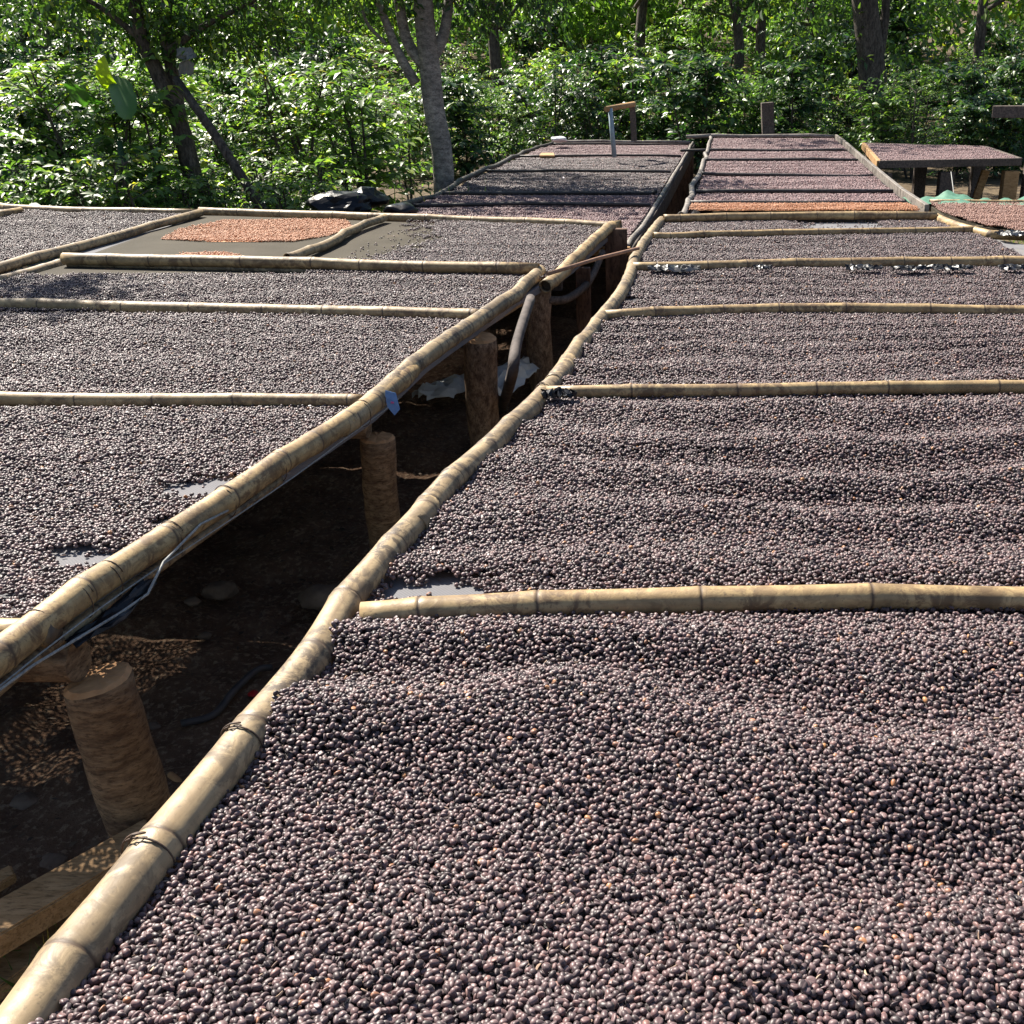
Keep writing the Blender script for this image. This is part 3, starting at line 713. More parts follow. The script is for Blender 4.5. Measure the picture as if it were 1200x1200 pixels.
# ---- second left table (mostly out of frame)
L2 = thing('drying_table', (-5.2, 4.5, 0), 'leftmost drying table running out of the picture, full of dark cherries', 'drying table', GA)
l2b = [at(-330, 243, RB), at(-100, 245, RB), at(0, 243, RB), at(60, 246, RB), at(150, 249, RB), at(232, 250, RB)]
bamboo('back_rail', l2b[2:], 0.028, 0.027, M['bamboo'], L2, 0.33)
bamboo('back_rail', l2b[:3], 0.028, 0.028, M['bamboo'], L2, 0.33)
bamboo('divider', [at(-120, 278, RB), at(-40, 260, RB), at(25, 247, RB+.01)], 0.026, 0.026, M['bamboo'], L2, 0.26)
bl = l2b[0]
poly2 = [(-5.7, 1.5), (bl.x, bl.y), (l2b[2].x, l2b[2].y), (l2b[-1].x, l2b[-1].y), (UL(4.8)-.06, 4.8), (UL(1.5)-.06, 1.5)]
net_bed('mesh_bed', poly2, Z0-.001, M['net'], L2, 0.03)
bamboo('side_rail', [Vector((UL(1.5)-.09, 1.5, RB)), Vector((UL(4.4)-.09, 4.4, RB-.02))], .024, .024, M['bamboo'], L2)
for y in (2, 3.6, 5.2, 6.8):
    for x in (-3.6, -4.6, -5.6): log_post('leg', (x, y, -.1), (x, y, .47), 0.055, 0.05, M['log_dark'], L2, 10)

# ---- far left table: slightly lower, dark plank side
ZF = 0.40
FL = thing('drying_table', (-1.6, 11, 0), 'far left drying table with dark plank sides and a tree shadow over its middle bays', 'drying table', GA)
fr_px = [(733, 292), (770, 238), (795, 196), (812, 167)]; flR = [at(x, y, ZF+.03) for x, y in fr_px]
fl_px = [(440, 258), (472, 243), (523, 222), (560, 203), (600, 186), (628, 173), (660, 166)]; flL = [at(x, y, ZF+.03) for x, y in fl_px]
flXR = interpX(flR); flXL = interpX(flL)
bamboo('side_rail', flR, .020, .020, M['bamboo_grey'], FL, .5, .006, 10)
bamboo('side_rail', flL, .026, .026, M['bamboo_black'], FL, .5, .015, 10)
ys = np.linspace(flR[0].y, flR[-1].y, 15)
for i in range(14):
    a, b = ys[i], ys[i+1]-.012
    beam('side_board', (flXR(a)+.02, a, ZF-.045), (flXR(b)+.02, b, ZF-.045), .022, .13, M['board_grey'], FL)
for i in range(20):
    y = ys[0] + (ys[-1]-ys[0])*(i+.5)/20; beam('leg', (flXR(y)+.005, y, -.15), (flXR(y)+.005, y, ZF-.115), .03, rnd.uniform(.12, .3), M['board_red'], FL)
    if i % 3 == 0: beam('leg', (flXL(y)+.1, y, -.15), (flXL(y)+.1, y, ZF-.03), .08, .08, M['board_red'], FL)
flbars = [240, 226, 201, 183, 169]
flY = []
for py in flbars:
    y = at(700, py, ZF+.03).y; flY.append(y)
    bamboo('crossbar', [Vector((flXL(y)+.03, y, ZF+.03)), Vector(((flXL(y)+flXR(y))/2, y+.03, ZF+.035)), Vector((flXR(y)-.05, y, ZF+.03))], .015, .015, M['bamboo_black'], FL, .6, .006, 8)
yfe = flR[-1].y; ye0 = flR[0].y
bamboo('back_rail', [Vector((flXL(yfe)-.05, yfe, ZF+.03)), Vector((-1.2, yfe, ZF+.035)), Vector((flXR(yfe)-.02, yfe, ZF+.03))], .022, .022, M['bamboo_grey'], FL, .5, .01, 10)
polyFL = [(flXL(y), y) for y in np.linspace(ye0, yfe, 12)] + [(flXR(y), y) for y in np.linspace(yfe, ye0, 12)]
net_bed('mesh_bed', polyFL, ZF, M['net_black'], FL, .04)
beam('front_rail', (flXR(ye0)+.03, ye0-.01, ZF+.02), (flXR(ye0)-1.2, ye0-.02, ZF+.02), .04, .05, M['board'], FL)

# ---- far middle table
FM = thing('drying_table', (0.9, 11, 0), 'far middle drying table divided into thin bays, orange coffee in its nearest bay', 'drying table', GA)
fmL = [at(x, y, RB) for x, y in ((798, 252), (806, 235), (815, 214), (822, 196), (828, 178), (833, 161))]
fmR = [at(x, y, RB) for x, y in ((1092, 250), (1070, 238), (1040, 213), (1010, 187), (982, 162))]
fmXL = interpX(fmL); fmXR = interpX(fmR); y0m, y1m = 7.10, fmL[-1].y
bamboo('side_rail', fmL, .022, .022, M['bamboo_grey'], FM, .4, .009, 10)
for i in range(8):
    a = y0m + (y1m-y0m)*i/8; b = y0m + (y1m-y0m)*(i+1)/8 - .02
    beam('side_board', (fmXR(a), a, RB-.015), (fmXR(b), b, RB-.015), .03, .11, M['bamboo_grey'], FM)
    for x in (fmXL(a)+.06, fmXR(a)-.06): beam('leg', (x, a+.2, -.1), (x, a+.2, Z0-.03), .08, .08, M['board_grey'], FM)
fmY = []
for py in (238, 224.5, 205, 187.5, 176):
    y = at(900, py, RB).y; fmY.append(y)
    bamboo('crossbar', [Vector((fmXL(y)+.03, y, RB)), Vector((.45, y+.02, RB+.005)), Vector((fmXR(y)-.05, y, RB))], .015, .015, M['bamboo_black'], FM, .6, .006, 8)
bamboo('back_rail', [Vector((fmXL(y1m), y1m, RB+.01)), Vector((.5, y1m+.02, RB+.01)), Vector((fmXR(y1m), y1m, RB+.01))], .028, .028, M['bamboo_grey'], FM, .5, .01, 10)
polyFM = [(fmXL(y), y) for y in np.linspace(y0m, y1m, 10)] + [(fmXR(y), y) for y in np.linspace(y1m, y0m, 10)]
net_bed('mesh_bed', polyFM, Z0, M['net_black'], FM, .04)

# ---- right small table with pinkish coffee and green net
RS = thing('drying_table', (2.7, 6.8, 0), 'low table of pinkish orange coffee at right, green net along its back', 'drying table', GA)
polyRS = [at(1098, 250, .52).xy, at(1085, 239, .52).xy, at(1300, 241, .52).xy, at(1420, 283, .52).xy, at(1240, 279, .52).xy, at(1150, 266, .52).xy]
polyRS = [(p.x+.02, p.y) for p in polyRS]
net_bed('mesh_bed', polyRS, Z0-.004, M['net_tan'], RS, .03)
a, b = polyRS[1], polyRS[2]
bamboo('back_rail', [Vector((a[0], a[1], RB-.01)), Vector((b[0], b[1], RB-.01))], .02, .02, M['bamboo'], RS, .3)
for p in polyRS: log_post('leg', (p[0], p[1]-.05, -.1), (p[0], p[1]-.05, Z0-.04), .045, .04, M['log_dark'], RS, 10)
NT = thing('green_net', (2.4, 7.7, 0), 'green mesh net pulled up by a string in front of the far bench', 'net')
V = []; Fc = []
A0 = at(1060, 237, .52); B0 = at(1270, 240, .52); nx, nz = 44, 6
for i in range(nx):
    t = i/(nx-1); P = A0.lerp(B0, t); px = 1060+210*t
    pk_ = .052*math.exp(-((px-1118)/18)**2) + .03*math.exp(-((px-1225)/24)**2) + .004
    for k in range(nz):
        s = k/(nz-1); V.append(Vector((P.x, P.y+.10 - s*.30, .535 + pk_*(1-s)**1.3 + .012*math.sin(i*1.3+k)*(1-s))) - NT.location)
for i in range(nx-1):
    for k in range(nz-1): a = i*nz+k; Fc.append((a, a+nz, a+nz+1, a+1))
link('net_sheet', mesh('net_sheet', V, Fc, smooth=True), M['netgreen'], NT)
tube_obj('string', [at(1118, 228, .53), atY(1114, 198, 11.4)], .004, M['cord'], NT, 6)

# ---- far right bench table
BZ = 0.56
BE = thing('drying_table', (3.0, 13, 0), 'far right raised drying bench on wooden posts, its back half in tree shade', 'drying table', GA)
bfl, bfr, bbr, bbl = at(1030, 189, BZ), at(1196, 186, BZ), at(1155, 172, BZ), at(1012, 168, BZ)
for A, B, m in ((bfl, bfr, 'board_grey'), (bbr, bbl, 'board_grey'), (bbl, bfl, 'board'), (bfr, bbr, 'board_grey')):
    beam('side_board', A-Vector((0, 0, .03)), B-Vector((0, 0, .03)), .04, .075, M[m], BE)
net_bed('mesh_bed', [bfl.xy, bfr.xy, bbr.xy, bbl.xy], BZ-.03, M['net_black'], BE, .03)
gz = -.1
for px, w in ((1040, .12), (1111, .14), (1188, .15)):
    t = (px-1030)/166; P = bfl.lerp(bfr, t); beam('leg', (P.x, P.y+.05, gz), (P.x, P.y+.05, BZ-.12), w, .12, M['board'] if px == 1188 else M['board_grey'], BE)
    Q = bbl.lerp(bbr, t); beam('leg', (Q.x, Q.y-.05, gz), (Q.x, Q.y-.05, BZ-.12), w, .12, M['board_grey'], BE)
beam('brace', (bfr.x-.35, bfr.y+.3, 0), (bfr.x-.25, bfr.y+.3, .42), .08, .05, M['board'], BE)

# ================================================================== COFFEE ON THE TABLES
NG1 = None
GC = 'bays of drying coffee cherries'
jobs = []
def bayRT(ya, yb, ins=0.010):
    n = 12; L = [(rtXL(y)+.014, y) for y in np.linspace(ya+ins, yb-ins, n)]; R = [(min(rtXR(y), 1.95)-.026, y) for y in np.linspace(yb-ins, ya+ins, n)]
    return L+R
ys_ = [0.42]+barY
lab = ['dark coffee cherries heaped in the nearest bay at lower right', 'dark coffee cherries in the second bay of the right table, behind the knotted bar',
       'cherries in the third bay of the right table, raked in low ridges', 'cherries in the fourth bay of the right table, before the black plastic scraps',
       'cherries in the fifth bay of the right table, beyond the black plastic', 'thin cherries around a bare patch in the last bay of the right table']
hl = {1: [(at(508, 692, .53).x, at(508, 692, .53).y, .10, .05, .9), (at(560, 684, .53).x, at(560, 684, .53).y, .05, .03, .6)], 3: [(at(738, 350, .53).x, at(738, 352, .53).y, .14, .06, 1)],
      5: [(at(985, 263, .53).x, at(985, 263, .53).y, .30, .30, 1.2)]}
for i in range(6):
    far = i >= 4
    jobs.append(dict(name='coffee_cherries', label=lab[i], poly=bayRT(ys_[i], ys_[i+1]), z0=Z0, spacing=0.0072 if i < 3 else 0.0079, key='n', bedm=M['cherry_bed'],
                     holes=hl.get(i, ()), take=300 if i == 0 else 0, hbias=(.001, -.002, -.002, -.002, -.002, 0)[i], amp=(.050, .026, .024, .014, .012, .004)[i], wl=(.33, .25, .21, .25, .3, .3)[i], seed=i*3.1))
def bayLT(ya, yb, a=0.026):
    return [(UL(y)+.05, y) for y in np.linspace(ya+a, yb-a, 6)] + [(ltXR(y)-.028, y) for y in np.linspace(yb-a, ya+a, 10)]
hL = [(at(120, 652, .53).x, at(120, 652, .53).y, .11, .04, 1.3), (at(250, 566, .53).x, at(250, 566, .53).y, .085, .06, 1.3), (at(212, 570, .53).x, at(212, 570, .53).y, .06, .03, 1.2), (at(105, 655, .53).x, at(105, 655, .53).y, .09, .035, 1.1), (at(235, 572, .53).x, at(235, 572, .53).y, .075, .065, 1), (at(205, 612, .53).x, at(205, 612, .53).y, .045, .035, 1),
      (at(0, 705, .53).x, at(0, 705, .53).y, .06, .02, 1)]
jobs.append(dict(name='coffee_cherries', label='thinly spread cherries with bare net patches in the nearest bay of the left table', poly=bayLT(yb1+.02, yb2), z0=Z0, spacing=.0077, key='n', bedm=M['cherry_bed'], holes=hL, under=False, amp=.006, wl=.3, seed=21))
jobs.append(dict(name='coffee_cherries', label='cherries in the second bay of the left table, between two bamboo bars', poly=bayLT(yb2, yb3), z0=Z0, spacing=.0083, key='n', bedm=M['cherry_bed'], amp=.014, wl=.35, seed=24))
b3 = bayLT(yb3, yb4+.07, .03)
jobs.append(dict(name='coffee_cherries', label='cherries in the third bay of the left table, shaded at their left end', poly=b3, z0=Z0, spacing=.0088, key='n', bedm=M['cherry_bed'], amp=.009, wl=.35, seed=27,
                 holes=[(at(70, 320, .53).x, at(70, 320, .53).y, .1, .09, 1)]))
xa = at(400, 303, .54).x
c4 = [(at(385, 303, .54).x, yb4+.04), (at(470, 263, .54).x, 6.75), (bxR-.10, backp[-1].y-.05), (ltXR(5.4)-.03, 5.4), (ltXR(yb4+.04)-.03, yb4+.04)]
ex = at(470, 290, .54).x
jobs.append(dict(name='coffee_cherries', label='cherries thinning out to bare tan net in the back right bay of the left table', poly=c4, z0=Z0+.006, spacing=.0092, key='n', bedm=M['cherry_bed'], amp=.006, wl=.3, seed=33,
                 holes=[(at(425, 285, .53).x, 5.95, .38, .9, 1.1)]))
c5 = [(-5.6, 2.2), (-5.6, l2b[1].y-.04), (l2b[2].x, l2b[2].y-.04), (l2b[-1].x-.06, l2b[-1].y-.06), (at(100, 280, .54).x, at(100, 280, .54).y), (UL(4.9)-.12, 4.8), (UL(2.2)-.12, 2.2)]
jobs.append(dict(name='coffee_cherries', label='cherries spread on the leftmost table behind the diagonal pole', poly=c5, z0=Z0, spacing=.0096, key='n', bedm=M['cherry_bed'], amp=.010, wl=.4, seed=36))
def blob(px, py, rx, ry, n=18, seed=1):
    rg = random.Random(seed); c = at(px, py, .53); return [(c.x+rx*math.cos(a)*(1+rg.uniform(-.12, .12)), c.y+ry*math.sin(a)*(1+rg.uniform(-.15, .15))) for a in [6.283*i/n for i in range(n)]]
h1 = at(245, 274, .53)
jobs.append(dict(name='parchment_coffee', label='orange parchment coffee spread on tan netting behind the left table bar', poly=[at(x, y, .53).xy for x, y in ((188, 280), (210, 268), (262, 259), (345, 257), (405, 258), (415, 266), (385, 276), (345, 283), (240, 283))], z0=Z0+.006, spacing=.0082, key='o', bedm=M['parchment_bed'], amp=.002, wl=.2, hbias=-.008, seed=40, thin=lambda X, Y: .85+1.6*np.clip(vn(X, Y, 5)+.15, -.3, .4), under=False,
                 group='orange parchment coffee', grid=.04))
jobs.append(dict(name='parchment_coffee', label='small orange strip of parchment coffee against the left table bar', poly=[at(x, y, .53).xy for x, y in ((203, 301), (215, 297), (262, 296), (285, 300), (280, 303.5), (215, 303.5))], z0=Z0+.006, spacing=.0082, key='o', bedm=M['parchment_bed'], amp=.002, wl=.2, hbias=-.008, seed=41, group='orange parchment coffee'))
def bayF(XL, XR, ya, yb): 
    return [(XL(y)+.04, y) for y in np.linspace(ya+.04, yb-.04, 6)] + [(XR(y)-.04, y) for y in np.linspace(yb-.04, ya+.04, 6)]
fY = [y0m-.02]+fmY+[y1m]
nmF = ['nearest', 'second', 'third', 'fourth', 'fifth', 'farthest']
for i in range(6):
    if i == 0:
        jobs.append(dict(name='parchment_coffee', label='bright orange parchment coffee in the nearest bay of the far middle table', poly=bayF(fmXL, fmXR, fY[0], fY[1]), z0=Z0, spacing=.0095, key='o', bedm=M['parchment_bed'], amp=.012, wl=.3, hbias=.012, seed=50, group='orange parchment coffee', grid=.05))
    else:
        jobs.append(dict(name='coffee_cherries', label='reddish drying cherries in the %s bay of the far middle table' % nmF[i], poly=bayF(fmXL, fmXR, fY[i], fY[i+1]), z0=Z0, spacing=.0155, key='f', bedm=M['cherry_bed_far'], amp=.012, wl=.4, seed=50+i, grid=.05, hbias=-.006))
gY = [ye0]+flY+[yfe]
for i in range(6):
    darkb = i in (2, 3)  # middle bays coloured darker for black net and tree shade
    jobs.append(dict(name='coffee_cherries', label=('reddish drying cherries in the %s bay of the far left table' if not darkb else 'cherries darkened for black net and tree shade, %s bay of far left table') % nmF[i],
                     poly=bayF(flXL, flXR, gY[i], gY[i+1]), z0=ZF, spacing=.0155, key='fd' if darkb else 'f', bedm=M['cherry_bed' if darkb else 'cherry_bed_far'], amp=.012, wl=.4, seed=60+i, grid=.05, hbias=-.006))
jobs.append(dict(name='pinkish_coffee', label='pinkish orange coffee on the low right table', poly=[(p[0]*.98+.04, p[1]-.03) for p in polyRS], z0=Z0, spacing=.011, key='p', bedm=M['pinkish_bed'], amp=.008, wl=.3, seed=70, grid=.05, group='orange parchment coffee'))
def inset(A, B, C_, D, k=.05):
    c = (A+B+C_+D)/4; return [((p-c)*(1-k)+c).xy for p in (A, B, C_, D)]
jobs.append(dict(name='coffee_cherries', label='reddish cherries on top of the far right bench', poly=inset(bfl, bfr, bbr, bbl, .03), z0=BZ-.02, spacing=.016, key='f', bedm=M['cherry_bed_far'], amp=.01, wl=.4, seed=80, grid=.06, hbias=0))
mods = []
for j in jobs:
    key = j.pop('key'); g = j.pop('group', GC); o, md, singles = spread(ng=None, group=g, **j)
    mods.append((key, md))
    if singles is not None:
        P, ro, sc, ix = singles
        for i in range(len(P)):
            c = bpy.data.objects.new('coffee_cherry', cherry_me[ix[i]]); C.objects.link(c)
            c.location = P[i]; c.rotation_euler = ro[i]; c.scale = (sc[i],)*3
            if ix[i] == 5: c.name = 'husk_scrap'; tag(c, 'pale dry husk scrap lying among the nearest dark cherries', 'husk', 'husk scraps among the nearest cherries')
            else: tag(c, 'dark dried coffee cherry lying loose at the very front of the nearest bay', 'coffee cherry', 'nearest loose coffee cherries')
            if len(SRC) < 6 and cherry_me[ix[i]] not in [s.data for s in SRC]: SRC.append(c)
groups = {'n': gn_spread('spread_cherries', SRC), 'o': gn_spread('spread_parchment', None, M['parchment'], .0045), 'f': gn_spread('spread_far', None, M['cherry_far'], .0072),
          'fd': gn_spread('spread_far_dark', None, M['cherry'], .0072), 'p': gn_spread('spread_pink', None, M['pinkish'], .0052)}
for k, md in mods: md.node_group = groups[k]
print('cherries', sum(all_pts.values()))

# ================================================================== SMALL THINGS AROUND THE TABLES
GP = 'scraps of black plastic on the right table'
def scrap(px, py, w, label, n=5, seed=1, wd=.05, z=None, amp=.008):
    pts = []
    for i in range(n): 
        q = at(px-w/2+w*i/(n-1), py, .562 if z is None else z); pts.append((q, 1.0*wd*(0.35+.65*math.sin(math.pi*(i+.5)/n))))
    o = crumple('plastic_scrap', pts, .012, M['black_plastic'], None, 4, amp, seed, label=label, cat='plastic sheet', group=GP); return o
scrap(790, 315, 62, 'shiny black plastic wad at left end of the bar with plastic scraps', 5, 2, .13)
scrap(893, 314, 22, 'small black plastic scrap alone in the middle of the bar', 4, 3, .08)
scrap(1012, 314, 44, 'black plastic scrap with folded loops under the bar', 5, 4, .10)
scrap(1065, 315, 40, 'flat black plastic scrap right of the folded loops', 5, 5, .08)
scrap(1112, 314, 56, 'long black plastic scrap tucked along the bar', 6, 6, .10)
scrap(1185, 314, 30, 'black plastic scrap on the bar at the right edge of the picture', 4, 7, .11)
scrap(1185, 274, 36, 'black plastic bundle by the far right corner of the right table', 5, 8, .16)
scrap(655, 463, 40, 'torn black plastic knotted round the second bar near the rail', 5, 9, .06, .565, .012)
# thin stick across the aisle
tube_obj('stick', [at(642, 321, .60), at(700, 303, .60), at(748, 291, .60)], .009, M['stick'], None, 8, .08, label='thin reddish stick laid across the gap between the two rails', cat='stick')
# hose-like dark brace in the gap
tube_obj('branch', catmull([at(588, 480, .05), atY(600, 440, 3.55), atY(606, 400, 3.7), atY(622, 350, 4.1)], 6), [.02]*19, M['dark_pole'], None, 10, .08, label='dark curved branch leaning between two log posts', cat='branch')
# white sheets on the ground
crumple('plastic_sheet', [(at(492, 470, .06), .10), (at(520, 458, .07), .22), (at(560, 448, .09), .20), (at(590, 440, .10), .16)], .05, M['white_plastic'], None, 5, .016, 11, label='white plastic sheet crumpled on the ground behind the second log post', cat='plastic sheet')
crumple('plastic_sheet', [(at(580, 470, .08), .10), (at(600, 440, .12), .20), (at(622, 430, .12), .12)], .05, M['white_plastic'], None, 5, .018, 12, label='torn white plastic bag on the ground beside the curved branch', cat='plastic sheet')
# boards on the ground, lower left
pz = .13
def slab(name, quad, th, m, **kw):
    V = [Vector(p) for p in quad] + [Vector(p)-Vector((0, 0, th)) for p in quad]
    Fc = [(3, 2, 1, 0), (4, 5, 6, 7)] + [(i, (i+1) % 4, (i+1) % 4+4, i+4) for i in range(4)]
    bm = bmesh.new(); vs = [bm.verts.new(v) for v in V]
    for f in Fc: bm.faces.new([vs[i] for i in f])
    bmesh.ops.recalc_face_normals(bm, faces=bm.faces); bmesh.ops.bevel(bm, geom=bm.edges[:], offset=.003, segments=2, affect='EDGES')
    me = bpy.data.meshes.new(name); bm.to_mesh(me); bm.free(); return link(name, me, m, **kw)
slab('plank', [at(-120, 1167, pz), at(185, 984, pz), at(170, 958, pz), at(-120, 1118, pz)], .045, M['board'], label='thick orange brown plank by the foot of the stout log post', cat='plank')
slab('plank', [at(-60, 1200, .05), at(150, 1045, .05), at(140, 1022, .05), at(-60, 1160, .05)], .03, M['board'], label='darker plank lying under the thick plank', cat='plank')
slab('plank', [at(-60, 1072, .05), at(18, 1024, .05), at(12, 1012, .05), at(-60, 1050, .05)], .02, M['board'], label='thin offcut of wood at the left edge above the thick plank', cat='plank')
tube_obj('stick', [at(200, 908, .03), at(222, 926, .03)], .008, M['cut'], None, 7, .1, label='pale broken stick on the ground right of the stout log post', cat='stick')
tube_obj('hose', catmull([at(212, 848, .03), at(250, 838, .03), at(272, 812, .04), at(300, 786, .03), at(318, 782, .02)], 5), .009, M['hose'], None, 8, label='short black hose lying on the soil beside the rail', cat='hose')
def lump(name, c, r, m, seed, **kw):
    bm = bmesh.new(); bmesh.ops.create_icosphere(bm, subdivisions=3, radius=1); rg = random.Random(seed); o = Vector((rg.uniform(0, 9),)*3)
    from mathutils import noise as mn
    for v in bm.verts: v.co *= 1 + .35*mn.noise(v.co*1.3+o) + .12*mn.noise(v.co*4+o)
    for v in bm.verts: v.co = Vector((v.co.x*r[0], v.co.y*r[1], v.co.z*r[2]))
    for f in bm.faces: f.smooth = True
    me = bpy.data.meshes.new(name); bm.to_mesh(me); bm.free(); o = link(name, me, m, **kw); o.location = c; return o
for px, py, s, l in ((380, 700, .07, 'brown rock half hidden behind the right rail'), (258, 692, .05, 'soil-stained stone lying in the middle of the gap'), (178, 852, .02, 'small pale pebble right of the stout log post'),
                     (225, 705, .022, 'small round pebble beside the soil-stained stone'), (240, 745, .018, 'little flat pebble below the round one'), (30, 940, .03, 'stone in shade at the left edge'), (62, 1010, .028, 'earthy stone just above the thick plank')):
    lump('rock', at(px, py, .01), (s, s*.8, s*.5), M['rock'], int(px), label=l, cat='rock')
for px, py, l in ((297, 813, 'red plastic scrap on the soil next to the black hose'), (93, 944, 'red plastic scrap on the soil left of the stout log post')):
    lump('plastic_scrap', at(px, py, .015), (.013, .012, .006), M['red'], int(px), label=l, cat='plastic scrap')
# fallen litter on the ground of the aisle
nl = 9000; X = rs.uniform(-2.9, 1.2, nl*2); Y = rs.uniform(.3, 7.6, nl*2); keep = vn(X, Y, 2.2)+rs.uniform(-.4, .3, nl*2) > -.12; X, Y = X[keep], Y[keep]; nl = len(X)
P = np.stack([X, Y, gh(X, Y)+.006], 1); a = rs.uniform(0, 6.28, nl); D = np.stack([np.cos(a), np.sin(a), rs.uniform(-.1, .4, nl)], 1)
Nn = np.stack([rs.normal(0, .35, nl), rs.normal(0, .35, nl), np.ones(nl)], 1); L = rs.uniform(.006, .028, nl)
link('leaf_litter', leafset(P, D, Nn, L, L*rs.uniform(.15, .55, nl), rs.rand(nl), M['dry_leaf'], 'leaf_litter'), None, kind='stuff', label='dry leaf scraps and chips scattered on the soil between the tables')
# grass tuft lower left
def grass(name, label, spots, h=.12, n=60, m='grass'):
    Ps, Ds, Ns, Ls, Ws = [], [], [], [], []
    for (c, r) in spots:
        for _ in range(n):
            a = rnd.uniform(0, 6.28); q = r*math.sqrt(rnd.random()); Ps.append((c.x+q*math.cos(a), c.y+q*math.sin(a), c.z-.01))
            Ds.append((rnd.gauss(0, .45), rnd.gauss(0, .45), 1)); Ns.append((rnd.gauss(0, 1), rnd.gauss(0, 1), .2)); Ls.append(h*rnd.uniform(.5, 1.3)); Ws.append(.004+h*.02)
    link(name, leafset(Ps, Ds, Ns, Ls, Ws, rs.rand(len(Ps)), M[m], name), None, kind='stuff', label=label)
grass('grass', 'dry grass growing below the planks at lower left', [(at(20, 1160, 0), .12), (at(60, 1130, 0), .1), (at(-10, 1195, 0), .15)], .09, 45)

# ================================================================== BEHIND THE TABLES: posts, pipe, bundles
PF = thing('pipe_stand', atY(716, 182, 12.6), 'grey blue pipe with a wooden arm standing on the far left table', 'pipe')
tube_obj('pipe', [atY(720, 184, 12.4), atY(715, 127, 12.4)], .026, M['pipe_blue'], PF, 10)
tube_obj('arm', [atY(710, 128, 12.35), atY(743, 122, 12.9)], .03, M['board'], PF, 8, .05)
beam('post', atY(743, 165, 12.95), atY(741, 125, 12.95), .07, .07, M['board_grey'], PF)
beam('wooden_post', atY(901, 195, 15.6), atY(899, 120, 15.6), .17, .16, M['board_grey'], None, .006, label='short wooden post standing behind the far middle table', cat='post')
beam('wooden_post', (at(1197, 245, 0).x, 11.6, -.1), (at(1197, 245, 0).x+.02, 11.6, 1.02), .10, .10, M['board_grey'], None, .006, label='tall thin post beside the far bench at the right edge', cat='post')
beam('wooden_beam', atY(1165, 131, 13.4), atY(1215, 131, 13.0), .10, .14, M['board_grey'], None, .006, label='dark horizontal beam among the shrubs at the right edge', cat='beam')
for (px, py, wx, nm, sd) in ((402, 240, 34, 'black tarpaulin heap behind the back pole of the left table', 31), (425, 234, 26, 'folded black tarpaulin leaning on the heap', 32)):
    c = atY(px, py, 8.0 if sd == 31 else 8.2); o = lump('tarpaulin', c, (.25 if sd == 31 else .17, .2, .10 if sd == 31 else .09), M['black_plastic'], sd, label=nm, cat='tarpaulin'); 
    o.data.polygons.foreach_set('use_smooth', [False]*len(o.data.polygons))
c = at(470, 246, .47); lump('tarpaulin', c, (.12, .1, .05), M['black_plastic'], 37, label='small black plastic bundle at the near corner of the far left table', cat='tarpaulin')
lump('white_sack', atY(655, 163, 14.8), (.12, .1, .04), M['white_plastic'], 41, label='small white bundle at the back corner of the far left table', cat='sack')
slab('wood_offcut', [at(632, 182, ZF+.05), at(650, 182, ZF+.05), at(649, 179, ZF+.05), at(634, 179, ZF+.05)], .025, M['board'], label='pale orange wood offcut on the left rail of the far left table', cat='wood offcut')

# ================================================================== PLANTS
def shrub_meshes(seed, h=2.0, r=1.0, nb=95, leafL=.15, m='coffee_leaf', droopy=.5, pairs=11, tone=(.05, .95)):
    """stems and a crown of arched side branches carrying paired leaves"""
    g = np.random.RandomState(seed); Ps, Ds, Ns, Ls, Ws, Ts = [], [], [], [], [], []
    SV, SF = [], []
    def addt(P, R, seg=5):
        V, Fc = tube(P, R, seg, False); b = len(SV); SV.extend(V); SF.extend([tuple(i+b for i in f) for f in Fc])
    ns = g.randint(3, 6); stems = []
    for s in range(ns):
        a = g.uniform(0, 6.28); q = r*.35*g.rand(); top = Vector((math.cos(a)*q*1.8, math.sin(a)*q*1.8, h*g.uniform(.75, 1.0))); base = Vector((math.cos(a)*q*.4, math.sin(a)*q*.4, -.1))
        P = [base, base.lerp(top, .5)+Vector((g.normal(0, .05), g.normal(0, .05), 0)), top]; P = catmull(P, 4); stems.append(P); addt(P, [.022*(1-.7*i/(len(P)-1)) for i in range(len(P))])
    for b in range(nb):
        P = stems[g.randint(ns)]; t = g.uniform(.10, 1.0); k = t*(len(P)-1); i = min(int(k), len(P)-2); o = P[i].lerp(P[i+1], k-i)
        a = g.uniform(0, 6.28); ln = r*g.uniform(.45, 1.0)*(1.05-.55*max(0, t-.3)); up = g.uniform(.1, .7)+.35*t
        d = Vector((math.cos(a), math.sin(a), up)).normalized(); pts = []; p = o.copy(); n = pairs; tb = g.normal(0, .10)
        for j in range(n+1):
            pts.append(p.copy()); d = (d + Vector((0, 0, -droopy/n*1.7))).normalized(); p += d*ln/n
        addt([pts[0], pts[n//2], pts[-1]], [.007, .005, .002], 3)
        for j in range(1, n+1):
            dd = (pts[j]-pts[j-1]).normalized(); sd = dd.cross(Vector((0, 0, 1))).normalized()
            for sg in (-1, 1):
                if g.rand() < .12: continue
                Ps.append(pts[j]); q = dd*.55 + sd*sg*g.uniform(.6, 1.1) + Vector((g.normal(0, .15), g.normal(0, .15), g.normal(-.25, .3)))
                Ds.append(q); Ns.append((g.normal(0, .45), g.normal(0, .45), 1)); l = leafL*g.uniform(.6, 1.25)*(1-.25*j/n); Ls.append(l); Ws.append(l*g.uniform(.36, .48))
                Ts.append(np.clip(g.normal(.38, .24)+tb+.22*(j/n-.4)+(.4 if g.rand() < .03 else 0), *tone))
    cm = leafset(Ps, Ds, Ns, Ls, Ws, Ts, M[m], 'leaves'); sm = mesh('stems', SV, SF); sm.materials.append(M['bark_dark'])
    return sm, cm
protos = {}
